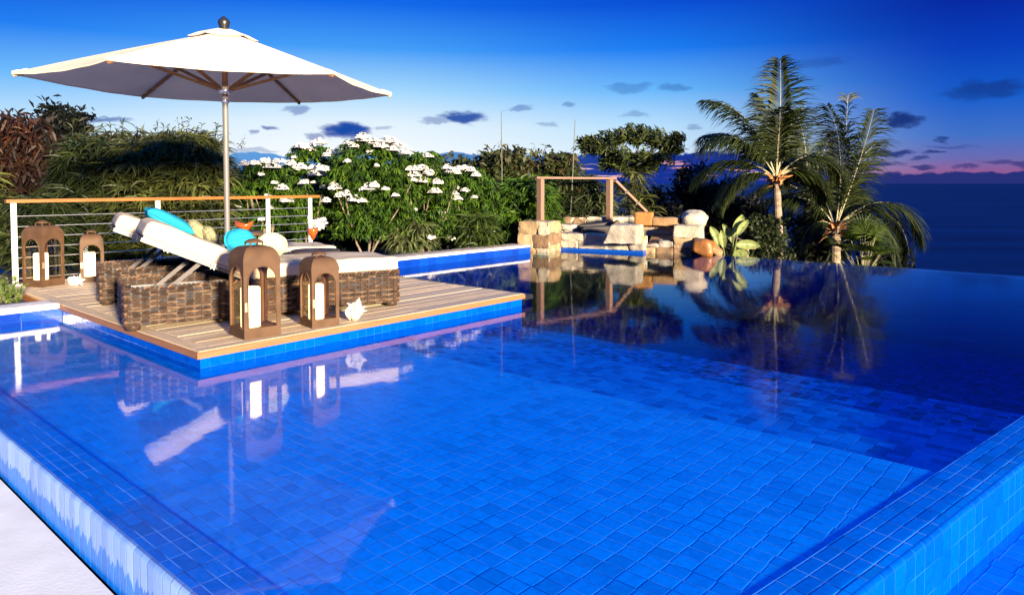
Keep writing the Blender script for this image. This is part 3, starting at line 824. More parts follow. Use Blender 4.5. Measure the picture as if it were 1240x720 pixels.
def lpt(base, x, y, z): return base + LD * x + LN * y + UP * z

# pillows
BA = math.radians(25)
BX = LD * -math.cos(BA) + UP * math.sin(BA); BZ = LD * math.sin(BA) + UP * math.cos(BA)
def pillow(name, label, c, ax, h, mat, seed, rnd=False):
    mb = MB()
    def w(p, q):
        rx, ry = abs(q[0]), abs(q[1])
        k = (1 - rx ** 2.4) * (1 - ry ** 2.4)
        p.z *= 0.16 + 0.84 * max(0, k) ** 0.45
        if rnd:
            m_ = max(rx, ry); L2 = math.hypot(q[0], q[1])
            if L2 > 1e-6: p.x *= m_ / L2 * 1.0; p.y *= m_ / L2 * 1.0
        else:
            pin = 1 - 0.10 * (1 - ry ** 2) * rx ** 3; p.x *= pin
            pin = 1 - 0.10 * (1 - rx ** 2) * ry ** 3; p.y *= pin
        p.z += 0.012 * noise.noise(V((p.x * 7, p.y * 7, seed)))
        return p
    mb.rbox(c, ax, h, min(h) * 0.5, 14, 0.008, 7, 0, seed=seed, warp=w)
    o = mb.build(name, mat, None, True)
    return tag(o, label, 'pillow', 'pillows on the loungers')
def tilt(ax, d, a):
    r = Matrix.Rotation(a, 3, d); return tuple(r @ x for x in ax)
base_ax = (BX, LN, BZ)
top = BZ * 0.155
b2 = lpt(p2, HX, 0, LH); b1 = lpt(p1, HX, 0, LH)
pillow('pillow', 'square turquoise pillow lying slanted on the rear lounger backrest', b2 + BX * 0.42 + LN * 0.22 + top + BZ * 0.075, tilt(base_ax, LN, 0.10), (0.225, 0.21, 0.075), M['turq'], 1)
pillow('pillow', 'small round sage pillow nearest the big slanted turquoise pillow', b2 + BX * 0.13 + LN * 0.30 + top + BZ * 0.085, tilt(base_ax, LN, 0.5), (0.15, 0.15, 0.065), M['sage'], 2, True)
pillow('pillow', 'round sage pillow against the plump turquoise one by the umbrella pole', b2 + BX * 0.015 + LN * 0.20 + top + BZ * 0.06, tilt(base_ax, LN, 0.7), (0.15, 0.15, 0.065), M['sage'], 5, True)
pillow('pillow', 'plump turquoise pillow resting on the front lounger beside the tall lantern', b1 + BX * 0.10 + LN * 0.40 + top + BZ * 0.085, tilt((LD, (UP + LN * 0.5).normalized(), (UP * 0.5 - LN).normalized()), LN, 0.35), (0.135, 0.115, 0.08), M['turq'], 3, True)
pillow('pillow', 'pale mint dotted pillow behind the tallest front lantern', lpt(p1, 1.10, 0.44, LH + 0.215), tilt((LD, UP, -LN), LD, 0.35), (0.135, 0.12, 0.055), M['mint'], 4, True)

# wicker side tables and drink
def side_table(label, c, h, r):
    t = thing('side_table', label, 'side table', c)
    mb = MB()
    for k in range(4):
        z = h - 0.045 + k * 0.010
        mb.lathe(c + UP * z, [(r - 0.008, -0.006), (r + 0.004 * (k % 2) + 0.004, 0), (r - 0.008, 0.006)], 40, k % 4)
    mb.lathe(c + UP * (h - 0.012), [(0.0, 0.004), (r - 0.03, 0.004), (r, 0.006), (r, -0.02), (r * 0.4, -0.05)], 40, 2)
    mb.build('table_top', WICK, t, True)
    mb = MB()
    for k in range(int(h / 0.022) - 2):
        z = 0.012 + k * 0.022; rr = r * (0.72 - 0.25 * z / h)
        mb.lathe(c + UP * z, [(rr - 0.01, -0.011), (rr, 0), (rr - 0.01, 0.011)], 32, RND.randrange(4))
    mb.build('drum_base', WICK, t, True)
    return t
tc_ = at(382, 303, 6.55); tb = V((tc_.x, tc_.y, DH)); th = tc_.z - DH + 0.01
side_table('round dark wicker table between the loungers with an orange cocktail on it', tb, th, 0.215)
gb = at(379, 302, 6.50); gb.z = DH + th + 0.002
ck = thing('cocktail_glass', 'stemmed cocktail glass of orange drink with white flower on the wicker table', 'glass', gb)
S = 0.9
mb = MB(); mb.lathe(gb, [(0.0, 0.0), (0.038 * S, 0.002), (0.034 * S, 0.006), (0.006, 0.012), (0.005, 0.075), (0.012, 0.085), (0.048, 0.16), (0.056, 0.205), (0.053, 0.205), (0.045, 0.16), (0.010, 0.09), (0.0, 0.088)], 20)
mb.build('glass', M['clear'], ck, True)
mb = MB(); mb.lathe(gb, [(0.0, 0.0895), (0.009, 0.0905), (0.042, 0.158), (0.050, 0.192), (0.0, 0.193)], 20); mb.build('drink', M['drink'], ck, True)
mb = MB(); mb.tube([gb + V((-0.01, 0, 0.11)), gb + V((-0.045, 0.01, 0.30))], 0.006, 8); mb.build('straw', M['petal'], ck, True)
mb = MB()
fc = gb + V((0.075, 0.0, 0.235))
for k in range(16):
    d = V((RND.gauss(0, 1), RND.gauss(0, 1), RND.gauss(0.4, .7))).normalized()
    c = fc + V((d.x * 0.055, d.y * 0.05, d.z * 0.035))
    mb.leaf(c - d * 0.01, d + V((0, 0, 0.2)), 0.045, 0.04, 0.3, 0, 3)
mb.lathe(fc, [(0.0, -0.02), (0.045, -0.01), (0.04, 0.01), (0.0, 0.02)], 9)
mb.build('flower', M['petal'], ck)
# orange bowl on a second stand behind
t2 = at(296, 279, 7.75); c2 = V((t2.x, t2.y, DH)); h2 = t2.z - DH
side_table('round wicker table behind the rear lounger under the orange bowl', c2, h2, 0.19)
ob = thing('bowl', 'glossy orange bowl with turned-up rim behind the turquoise pillow', 'bowl', c2 + UP * h2)
mb = MB()
rows = []
for (r, z) in ((0.0, 0.002), (0.045, 0.002), (0.055, 0.015), (0.085, 0.045), (0.10, 0.085), (0.092, 0.086), (0.075, 0.05), (0.0, 0.025)):
    rows.append([c2 + UP * (h2 + z * (1 + 0.55 * math.cos(2 * k * 2 * PI / 24) * 0.4 * (r > 0.07))) + V((math.cos(2 * PI * k / 24), math.sin(2 * PI * k / 24), 0)) * r for k in range(24)])
mb.grid(rows, 0, closed_u=True); mb.build('bowl_body', M['orange'], ob, True)

# ------------------------------------------------------------------ lanterns
def arch_panel(mb, O, dx, nout, w, z0, z1, stile, zb, zs_, th=0.010):
    """one lantern side: rectangle with a round-headed opening; zs_ = spring line"""
    O = V(O); wi = w - 2 * stile; r = wi / 2
    n = 12
    pts = [(stile, zb)] + [(stile + r - r * math.cos(PI * k / n), zs_ + r * math.sin(PI * k / n)) for k in range(n + 1)] + [(w - stile, zb)]
    for lay, sg in ((0.0, 1), (-th, -1)):
        q = lambda x, z: O + dx * x + UP * z + nout * lay
        fs = [[q(0, z0), q(w, z0), q(w, zb), q(0, zb)], [q(0, zb), q(stile, zb), q(stile, zs_), q(0, zs_)],
              [q(w - stile, zb), q(w, zb), q(w, zs_), q(w - stile, zs_)]]
        top = pts[1:-1]
        for a, b in zip(top, top[1:]):
            fs.append([q(a[0], a[1]), q(b[0], b[1]), q(b[0], z1), q(a[0], z1)])
        fs.append([q(0, zs_), q(stile, zs_), q(stile, z1), q(0, z1)])
        fs.append([q(w - stile, zs_), q(w, zs_), q(w, z1), q(w - stile, z1)])
        for f in fs: mb.face(f if sg > 0 else f[::-1])
    for a, b in zip(pts, pts[1:] + pts[:1]):
        mb.face([O + dx * a[0] + UP * a[1], O + dx * b[0] + UP * b[1], O + dx * b[0] + UP * b[1] - nout * th, O + dx * a[0] + UP * a[1] - nout * th])
    # raised bead round the opening
    bead = [O + dx * a + UP * z + nout * 0.002 for a, z in pts]
    mb.tube(bead, 0.004, 5, 1, cap=False)

def make_lantern(s, H):
    root = thing('lantern', '', '')
    hs = s / 2
    zsh = H * 0.745; zb = H * 0.105; stile = s * 0.115
    zsp = zsh - (s - 2 * stile) / 2 - 0.012
    mb = MB()
    sides = [(V((-hs, -hs, 0)), V((1, 0, 0)), V((0, -1, 0))), (V((hs, -hs, 0)), V((0, 1, 0)), V((1, 0, 0))),
             (V((hs, hs, 0)), V((-1, 0, 0)), V((0, 1, 0))), (V((-hs, hs, 0)), V((0, -1, 0)), V((-1, 0, 0)))]
    for O, dx, no in sides: arch_panel(mb, O, dx, no, s, 0.0, zsh, stile, zb, zsp)
    mb.box((0, 0, 0.012), (V((1, 0, 0)), V((0, 1, 0)), UP), (hs - 0.011, hs - 0.011, 0.006))
    mb.box((0, 0, zb - 0.012), (V((1, 0, 0)), V((0, 1, 0)), UP), (hs - 0.011, hs - 0.011, 0.006))
    mb.build('frame', [M['bronze'], M['bronze']], root)
    mb = MB()
    Hd = H * 0.925 - zsh; rows = []
    for k in range(11):
        t = k / 10 * PI / 2
        w = hs * (0.36 + 0.64 * math.cos(t) ** 0.8) + 0.003; z = zsh + Hd * math.sin(t)
        rows.append([(-w, -w, z), (w, -w, z), (w, w, z), (-w, w, z)])
    for a, b in zip(rows, rows[1:]):
        for i in range(4):
            j = (i + 1) % 4
            mb.face([a[i], a[j], b[j], b[i]])
    mb.face(rows[-1])
    mb.face([rows[0][i] for i in (3, 2, 1, 0)])
    w = hs + 0.005
    roof = mb.build('dome_roof', M['bronze'], root)
    mb = MB()
    ww = hs * 0.44; zt = zsh + Hd
    for sx in (-1, 1):
        for sy in (-1, 1):
            mb.tube([(sx * ww * 0.75, sy * ww * 0.75, zt - 0.012), (sx * ww * 0.75, sy * ww * 0.75, zt + H * 0.035)], 0.006, 6)
    prof = [(0.0, zt + H * 0.075), (ww * 0.6, zt + H * 0.066), (ww * 1.1, zt + H * 0.042), (ww * 1.15, zt + H * 0.032), (0, zt + H * 0.034)]
    mb.lathe((0, 0, 0), prof, 20)
    mb.build('chimney_cap', M['bronze'], roof, True)
    for O, dx, no in sides:
        mb = MB(); q = lambda x, z: O + dx * x + UP * z - no * 0.014
        mb.face([q(stile * .7, zb - 0.005), q(s - stile * .7, zb - 0.005), q(s - stile * .7, zsh - 0.02), q(stile * .7, zsh - 0.02)])
        mb.build('glass_pane', M['pane'], root)
    mb = MB()
    O, dx, no = sides[0]
    mb.box(O + dx * 0.010 + no * 0.006 + UP * (H * 0.33), (dx, no, UP), (0.008, 0.006, 0.030))
    mb.build('latch', M['bronze_light'], root)
    return root, zb
def candle_mat():
    m, nt, out = newmat('lit candle wax')
    b = N(nt, 'ShaderNodeBsdfPrincipled'); b.inputs['Base Color'].default_value = (0.88, 0.80, 0.66, 1); b.inputs['Roughness'].default_value = 0.5
    tc = N(nt, 'ShaderNodeTexCoord'); n = N(nt, 'ShaderNodeTexNoise'); n.inputs['Scale'].default_value = 14
    L(nt, tc.outputs['Object'], n.inputs['Vector'])
    c = mixc(nt, n.outputs[0], (0.86, 0.76, 0.6), (0.9, 0.84, 0.72)); L(nt, c, b.inputs['Base Color'])
    b.inputs['Emission Color'].default_value = (1.0, 0.66, 0.30, 1); b.inputs['Emission Strength'].default_value = 1.1
    L(nt, b.outputs[0], out.inputs[0]); return m
M['wax'] = candle_mat()
M['wick'] = M['black']
def make_candle(r, h):
    root = thing('candle', '', '')
    mb = MB(); mb.lathe((0, 0, 0), [(0.0, 0.0), (r, 0.0), (r * 1.01, h * 0.5), (r, h - 0.006), (r - 0.006, h), (r * 0.6, h - 0.010), (0, h - 0.014)], 28)
    mb.build('wax', M['wax'], root, True)
    mb = MB(); mb.tube([(0, 0, h - 0.016), (0.001, 0.002, h + 0.010)], 0.0018, 5); mb.build('wick', M['wick'], root)
    return root
big, zbb = make_lantern(0.255, 0.665); small, zbs = make_lantern(0.212, 0.545)
cbig = make_candle(0.064, 0.268); csmall = make_candle(0.054, 0.250)
big2 = copy_tree(big); small2 = copy_tree(small); cb2 = copy_tree(cbig); cs2 = copy_tree(csmall)
def place_lantern(o, c, zb, px, py, az, s, lab, clab, cs=(0, 0)):
    near = P(px, py, DH)
    dr = V((math.sin(az), math.cos(az), 0)); dl = V((-dr.y, dr.x, 0))
    ctr = near + (dr + dl) * (s / 2)
    o.location = ctr; o.rotation_euler = (0, 0, math.atan2(dr.y, dr.x))
    tag(o, lab, 'lantern', 'bronze candle lanterns on the deck')
    c.location = ctr + UP * (zb - 0.005) + dr * cs[0] + dl * cs[1]; tag(c, clab, 'candle', 'pillar candles inside the lanterns')
R_ = math.radians
place_lantern(big, cbig, zbb, 296, 412, R_(47), 0.255, 'tallest bronze dome lantern at the front of the deck before the lounger', 'pillar candle inside the tall lantern at the front of the deck', (-0.03, 0.0))
place_lantern(small, csmall, zbs, 378, 398, R_(50), 0.212, 'shorter bronze lantern standing next to the upright shell', 'pillar candle inside the lantern next to the upright shell', (-0.025, 0))
place_lantern(big2, cb2, zbb, 51.5, 348, R_(16), 0.255, 'large bronze lantern at the far left beside the railing end post', 'pillar candle in the large lantern beside the railing end post', (-0.03, 0))
place_lantern(small2, cs2, zbs, 98, 342, R_(58), 0.212, 'smaller bronze lantern behind the spiky shell near the railing', 'pillar candle in the lantern behind the spiky shell', (-0.02, 0))

# ------------------------------------------------------------------ shells
def conch(label, c, axis, Lh, R0, spikes, seed):
    root = thing('seashell', label, 'shell', c)
    Z = V(axis).normalized(); X = Z.cross(V((0, 1, 0.01))).normalized(); Y = Z.cross(X)
    rows = []; nt_, nv = 22, 30
    rr = random.Random(seed)
    cc = c + UP * (Lh * 0.46 if abs(V(axis).normalized().z) > 0.7 else R0 * 0.72)
    for i in range(nt_ + 1):
        t = i / nt_
        prof = R0 * (math.sin(PI * min(1, t ** 0.75)) ** 0.85) * (1.0 if t < 0.5 else 1 - 0.25 * (t - 0.5))
        row = []
        for k in range(nv):
            a = 2 * PI * k / nv
            sp = 1 + 0.55 * max(0, math.cos(a * spikes + i * 0.35)) ** 3 * math.exp(-((t - 0.52) / 0.13) ** 2) + 0.06 * math.sin(i * 1.9)
            r = prof * sp * (0.9 + 0.12 * math.cos(a - 1))
            row.append(cc + Z * (t - 0.5) * Lh + (X * math.cos(a) + Y * math.sin(a)) * r)
        rows.append(row)
    mb = MB(); mb.grid(rows, 0, closed_u=True); mb.build('body_whorl', M['shell'], root, True)
    mb = MB()
    lip = []
    for k in range(11):
        t = k / 10
        q = cc + Z * (t - 0.62) * Lh * 0.8 - V((0, 1, 0)) * (R0 * 0.75 * math.sin(PI * t) + 0.004) + X * R0 * 0.45
        lip.append([q, q + X * R0 * (0.75 * math.sin(PI * t) + 0.05) - V((0, 1, 0)) * R0 * 0.35 * math.sin(PI * t)])
    mb.grid(lip, 0); mb.build('lip', M['shell'], root, True)
    mb = MB()
    for k in range(spikes + 2):
        a = 2 * PI * k / (spikes + 2) + seed
        b = cc + (X * math.cos(a) + Y * math.sin(a)) * R0 * 0.75 + Z * rr.uniform(-0.12, 0.25) * Lh
        d = (X * math.cos(a) + Y * math.sin(a) + Z * 0.4)
        mb.tube([b, b + d * R0 * 0.35, b + d * R0 * 0.75], [R0 * 0.28, R0 * 0.16, 0.001], 7)
    mb.build('spike', M['shell'], root, True)
    return root
conch('upright white conch shell on the deck edge right of the shorter lantern', P(432, 388, DH), (0.22, 0.05, 1.0), 0.185, 0.055, 5, 3)
conch('spiky white shell lying between the two lanterns at the railing', P(93, 345, DH), (1, 0.25, 0.25), 0.17, 0.05, 6, 8)

# ------------------------------------------------------------------ parasol
K = 747 / 860
ZR = CAMZ + K
UC = V((-2.51, 6.25, 0)); RU = 0.00192 * 747; ZA = 2.475
um = thing('parasol', 'cream hexagonal canvas parasol on a steel and teak pole between the loungers', 'parasol', V((UC.x, UC.y, DH)))
ang0 = R_(204.5)
cor = [P(x, y, ZR) for x, y in ((14, 88), (130, 71), (404, 88), (474, 114), (363, 123), (172, 116))]
apex = V((UC.x, UC.y, ZA))
mb = MB()
ns, nt2 = 14, 16
for k in range(6):
    a, b = cor[k], cor[(k + 1) % 6]
    rows = []
    for i in range(nt2 + 1):
        t = 0.03 + 0.97 * i / nt2
        row = []
        for j in range(ns + 1):
            s = j / ns
            p = apex.lerp(a, t).lerp(apex.lerp(b, t), s)
            sag = 4 * s * (1 - s)
            p.z += 0.010 * math.sin(PI * t) - 0.022 * sag * t
            mid = (a + b) / 2 - V((UC.x, UC.y, 0)); mid.z = 0; mid.normalize()
            p -= mid * 0.03 * sag * t ** 3
            p.z += 0.010 * noise.noise(V((p.x * 3.5, p.y * 3.5, k * 3.0))) * sag * (1 - 0.7 * t) + 0.002 * math.sin(s * 19 + k * 2 + t * 7) * t * sag
            row.append(p)
        rows.append(row)
    mb.grid(rows, 0)
    # hem
    e = rows[-1]
    mb.grid([[p for p in e], [p - UP * 0.012 + (p - apex).normalized() * 0.002 for p in e]], 0)
can = mb.build('canopy', M['canvas'], um, True)
mb = MB()
for k in range(6):   # vent cap floating over the crown
    a = UC.lerp(cor[k], 0.19); b = UC.lerp(cor[(k + 1) % 6], 0.19)
    a = V((a.x, a.y, ZA - 0.062)); b = V((b.x, b.y, ZA - 0.062)); tp = apex + UP * 0.018
    rows = [[tp.lerp(a, t).lerp(tp.lerp(b, t), s) + UP * (0.02 * math.sin(PI * t) - 0.012 * 4 * s * (1 - s) * t) for s in (0, .25, .5, .75, 1)] for t in (0.02, .35, .7, 1)]
    mb.grid(rows, 0)
mb.build('vent_cap', M['canvas'], can, True)
for k in range(6):
    mb = MB()
    c = apex.lerp(cor[k], 0.965) + UP * 0.003
    d = (cor[k] - apex).normalized(); sd = d.cross(UP).normalized()
    mb.rbox(c, (d, sd, sd.cross(d)), (0.055, 0.022, 0.006), 0.006, 5, 0.006, 20, 0, seed=k)
    mb.build('corner_pocket', M['canvas_patch'], can, True)
for k in range(6):
    mb = MB()
    pts = []
    for i in range(9):
        t = i / 8
        p = apex.lerp(cor[k], 0.03 + 0.965 * t); p.z += 0.010 * math.sin(PI * t) - 0.024
        pts.append(p)
    for a, b in zip(pts, pts[1:]): mb.beam(a, b, 0.020, 0.026)
    rib = mb.build('rib', M['teak'], um)
    mb = MB()
    hb = UC + UP * 1.965 + (cor[k] - V((UC.x, UC.y, ZR))).normalized() * 0.045
    mb.beam(hb, pts[4] - UP * 0.012, 0.018, 0.026); mb.build('strut', M['teak'], um)
mb = MB(); mb.tube([UC + UP * (DH + 0.02), UC + UP * 1.90], 0.024, 18); mb.build('pole', M['pole'], um, True)
mb = MB(); mb.tube([UC + UP * 1.90, UC + UP * (ZA - 0.01)], 0.024, 16); mb.build('upper_pole', M['teak'], um, True)
mb = MB(); mb.lathe(UC, [(0.027, 1.925), (0.06, 1.935), (0.062, 1.985), (0.03, 2.0), (0.025, 2.0)], 18); mb.lathe(UC, [(0.027, 1.85), (0.035, 1.86), (0.035, 1.90), (0.026, 1.91)], 16)
mb.build('hub', M['steel'], um, True)
mb = MB(); mb.lathe(UC, [(0.03, ZA + 0.0), (0.045, ZA + 0.05), (0.052, ZA + 0.075), (0.04, ZA + 0.10), (0.012, ZA + 0.125), (0, ZA + 0.127)], 16); mb.build('finial', M['black'], um, True)
mb = MB(); mb.lathe(UC, [(0.0, DH + 0.001), (0.27, DH + 0.001), (0.27, DH + 0.05), (0.06, DH + 0.07), (0.04, DH + 0.25), (0.028, DH + 0.26)], 30); mb.build('base', M['steel_dull'], um, True)

# ------------------------------------------------------------------ stone spa
def stonewall(mb, a, b, z0, z1, th, courses, wmin=0.22, wmax=0.5, weights=(5, 4, 2, 2, 1), top=True, slope=None):
    """mortared blocks along a->b (ground points), wall body behind the face"""
    a = V((a.x, a.y, 0)); b = V((b.x, b.y, 0)); d = (b - a); l = d.length; d.normalize(); nn = V((d.y, -d.x, 0))
    if nn.y > 0: nn = -nn
    hs = [RND.uniform(0.8, 1.25) for _ in range(courses)]; k = (z1 - z0) / sum(hs); z = z0
    for h in hs:
        h *= k; x = 0.0
        while x < l - 0.02:
            w = RND.uniform(wmin, wmax)
            if l - x - w < wmin * 0.6: w = l - x
            z1_ = z + h
            if slope: z1_ = min(z1_, slope((x + w / 2) / l))
            if z1_ - z > 0.02:
                c = a + d * (x + w / 2) - nn * (th / 2) + UP * ((z + z1_) / 2)
                mb.rbox(c, (d, nn, UP), (w / 2 - 0.003, th / 2 + RND.uniform(0, 0.016), (z1_ - z) / 2 - 0.003), 0.012, 7, 0.030, 9, RND.choices(range(5), weights)[0], seed=RND.random() * 50)
            x += w
        z += h
    if not slope:
        mb.box(a + d * l / 2 - nn * (th / 2) + UP * ((z0 + z1) / 2 - 0.008), (d, nn, UP), (l / 2 - 0.008, th / 2 - 0.008, (z1 - z0) / 2 - 0.010), 5)
sp = thing('stone_spa', 'raised spa of cream and tan stone blocks at the far end of the pool', 'spa', at(740, 305, 12.2))
pa, pb, pc_, pd_, pe, pf = at(627, 305, 12.1), at(665, 305, 11.85), at(679, 305, 12.25), at(779, 305, 11.6), at(838, 308, 11.45), at(866, 308, 11.5)
zt = lambda y, Y: CAMZ + (222 - y) / F * Y
mb = MB(); stonewall(mb, pa, pb, -0.1, zt(268, 11.95), 0.42, 3, 0.26, 0.5, (3, 3, 3, 1, 1)); 
stonewall(mb, pb, pc_, -0.1, zt(268, 11.95), 0.3, 3, 0.2, 0.4, (2, 4, 1, 3, 2)); mb.build('pillar', ST, sp, True)
mb = MB(); stonewall(mb, pc_, pd_, 0.045, zt(284, 11.9), 0.28, 2, 0.3, 0.6, (6, 3, 0, 1, 0)); mb.build('front_sill', ST, sp, True)
mb = MB(); d = (pd_ - pc_); d.z = 0; d.normalize(); nn = V((d.y, -d.x, 0))
c = (pc_ + pd_) / 2; c.z = 0.0
mb.box(c - nn * 0.11, (d, nn, UP), ((pd_ - pc_).length / 2, 0.135, 0.045)); 
o = mb.build('blue_tile_band', M['tile_navy'], sp)
g1, g2 = at(682, 262, 13.4), at(775, 262, 13.4)
mb = MB(); stonewall(mb, g1, g2, -0.2, zt(262.5, 13.4), 0.35, 4, 0.3, 0.6, (5, 2, 0, 4, 1)); mb.build('back_wall', ST, sp, True)
h1, h2_ = at(676, 270, 12.35), at(703, 270, 13.2)
mb = MB(); stonewall(mb, at(679, 270, 12.7), at(704, 270, 12.9), 0.0, zt(271.5, 12.8), 0.3, 2, 0.3, 0.6, (3, 0, 0, 4, 0)); mb.build('side_wall', ST, sp, True)
# dark slabs added to stand in for the shaded recess inside the spa
mb = MB()
s0 = at(723, 279, 12.75)
mb.rbox(at(724, 279.5, 12.8), (V((1, -0.05, 0.03)).normalized(), V((0.05, 1, 0)).normalized(), UP), (0.30, 0.28, 0.10), 0.02, 6, 0.03, 5, 0, seed=3)
mb.rbox(at(722, 271.5, 13.0), (V((1, 0.0, 0.10)).normalized(), V((0, 1, 0)), V((-0.10, 0, 1)).normalized()), (0.33, 0.22, 0.028), 0.015, 6, 0.02, 5, 0, seed=5)
mb.rbox(at(738, 276, 12.7), (V((0.8, -0.1, 0.55)).normalized(), V((0.1, 1, 0)).normalized(), V((-0.55, 0, 0.8)).normalized()), (0.20, 0.15, 0.03), 0.015, 6, 0.02, 5, 1, seed=6)
mb.build('dark_recess_fill', [M['slate'], ST[4]], sp, True)  # 'slate' is the near-black colour standing in for shade in the recess
# big pale block
mb = MB()
def taper(p, q):
    if q[0] < 0: p.x += (0.14 * (q[2] + 1) / 2) * (-q[0])
    return p
mb.rbox(at(755.5, 283, 11.66), (V((1, -0.48, 0)).normalized(), V((0.48, 1, 0)).normalized(), UP), (0.285, 0.24, 0.155), 0.02, 10, 0.035, 5, 0, seed=9, warp=taper)
mb.build('corner_block', M['white_rock'], sp, True)
# right side: upper wall, basin slope, apron
mb = MB(); stonewall(mb, at(777, 280, 12.35), at(850, 280, 11.95), 0.12, zt(272, 12.1), 0.4, 3, 0.3, 0.6, (5, 4, 1, 1, 1)); mb.build('upper_wall', ST, sp, True)
mb = MB(); mb.rbox(at(834, 282, 11.85), (V((1, -0.4, 0)).normalized(), V((0.4, 1, 0)).normalized(), UP), (0.22, 0.22, 0.135), 0.015, 8, 0.03, 5, 0, seed=21); mb.build('end_block', ST[0], sp, True)
mb = MB()
a0, a1 = at(779, 300, 11.75), at(838, 305, 11.5)
a0.z = a1.z = 0
stonewall(mb, a0, a1, -0.05, 0.27, 0.16, 2, 0.16, 0.3, (1, 5, 0, 4, 2), slope=lambda t: 0.10 + 0.20 * t ** 0.8)
mb.build('apron', ST, sp, True)
mb = MB()
q = [at(785, 296, 11.8), at(838, 285.5, 11.65), at(836, 283, 12.0), at(790, 283, 12.25)]
mb.grid([[q[0].lerp(q[1], i / 10) .lerp(q[3].lerp(q[2], i / 10), j / 5) + UP * 0.02 * noise.noise(V((i * .6, j * .8, 2))) for i in range(11)] for j in range(6)])
mb.build('basin_slope', M['brown_rock'], sp, True)
mb = MB()
mb.rbox(at(851, 299, 11.45), (V((0.93, -0.3, -0.2)).normalized(), V((0.3, 0.95, 0)).normalized(), V((0.2, 0, 0.95)).normalized()), (0.165, 0.22, 0.125), 0.06, 10, 0.06, 5, 0, seed=31)
mb.build('amber_boulder', M['amber_rock'], sp, True)
mb = MB()
mb.rbox(at(866, 302, 11.6), (V((0.75, -0.2, -0.6)).normalized(), V((0.3, 0.95, 0)).normalized(), V((0.6, 0.1, 0.75)).normalized()), (0.13, 0.2, 0.06), 0.04, 8, 0.03, 5, 0, seed=33)
mb.build('leaning_slab', M['brown_rock'], sp, True)
mb = MB(); 
mb.box((g1 + g2) / 2 - V((0.0, 0.75, 0.42)), (V((1, 0, 0)), V((0, 1, 0)), UP), (0.72, 0.45, 0.02)); mb.build('spa_floor', M['tile_navy'], sp)
mb = MB(); mb.box(V((1.9, 12.85, 0.12)), (V((1, -0.2, 0)).normalized(), V((0.2, 1, 0)).normalized(), UP), (1.35, 0.45, 0.12), 0); mb.build('rubble_core', ST[4], sp)

def rock(name, label, c, ax, h, r, mat, seed, amp=0.03, rust=None):
    mb = MB(); mb.rbox(c, ax, h, r, 10, amp, 5, 0, seed=seed)
    return tag(mb.build(name, mat, None, True), label, 'rock')
AXX = (V((1, -0.25, 0)).normalized(), V((0.25, 1, 0)).normalized(), UP)
rock('stone_block', 'squarish orange stone block on the spa wall below the sloping rail', at(780, 264.7, 12.3), AXX, (0.155, 0.16, 0.112), 0.025, M['orange_rock'], 41, 0.02)
rock('stone_block', 'long brown stone block on the spa wall between orange block and white boulder', at(807, 267.8, 12.2), AXX, (0.235, 0.16, 0.072), 0.02, M['brown_rock'], 42, 0.02)
mb = MB()
def dome(p, q):
    p.z = p.z if p.z < 0 else p.z * math.sqrt(max(0.05, 1 - 0.75 * q[0] ** 2))
    return p
mb.rbox(at(841, 264.5, 12.0), AXX, (0.215, 0.18, 0.135), 0.13, 16, 0.05, 6, 0, seed=44, warp=dome)
tag(mb.build('boulder', M['white_rock'], None, True), 'rounded white boulder at the right end of the spa wall', 'rock')

# wooden frame behind the spa
wf = thing('wooden_railing', 'pinkish cedar post-and-beam railing behind the stone spa with a rail sloping down right', 'railing', at(654, 268, 12.3))
def sqpost(p0, p1, w, parent, n): 
    mb = MB(); mb.beam(p0, p1, w, w, 0, up=D2, uvb=n); return mb.build('post', M['post_wood'], parent)
q1, q2 = at(654.5, 268, 12.25), at(738, 262, 13.3)
ZBm = 1.245
sqpost(V((q1.x, q1.y, 0.3)), V((q1.x, q1.y, ZBm - 0.018)), 0.093, wf, 1)
sqpost(V((q2.x, q2.y, 0.3)), V((q2.x, q2.y, ZBm - 0.018)), 0.093, wf, 2)
d = (q2 - q1); d.z = 0; d.normalize()
mb = MB(); mb.beam(V((q1.x, q1.y, ZBm)) - d * 0.14, V((q2.x, q2.y, ZBm)) + d * 0.12, 0.14, 0.036, 0, uvb=4); mb.build('beam', M['post_wood'], wf)
s1, s2 = at(744, 219, 13.4), at(784, 259, 14.3)
mb = MB(); mb.beam(s1, s2, 0.09, 0.05, 0, uvb=9); mb.build('sloping_rail', M['post_wood'], wf)
for t in (0.33, 0.66):
    mb = MB(); c = s1.lerp(s2, t); mb.box(c - V((0, 0.01, 0)), ((s2 - s1).normalized(), V((0, 1, 0)), (s2 - s1).normalized().cross(V((0, 1, 0)))), (0.02, 0.06, 0.05)); mb.build('bracket', M['steel'], wf)
wr = thing('wooden_railing', 'short low wooden rail and post behind the big paddle leaves', 'railing', at(904, 312, 12.6))
mb = MB(); mb.beam(at(876, 281, 13.6), at(913, 300, 12.3), 0.07, 0.05, 0, uvb=12); mb.build('rail', M['post_wood'], wr)
c = at(903.5, 297, 12.6); mb = MB(); mb.beam(c, c - UP * 0.9, 0.075, 0.075, 0, up=D2, uvb=13); mb.build('post', M['post_wood'], wr)

# ------------------------------------------------------------------ vegetation
def unit(): 
    while True:
        d = V((RND.uniform(-1, 1), RND.uniform(-1, 1), RND.uniform(-1, 1)))
        if 0.05 < d.length < 1: return d.normalized()

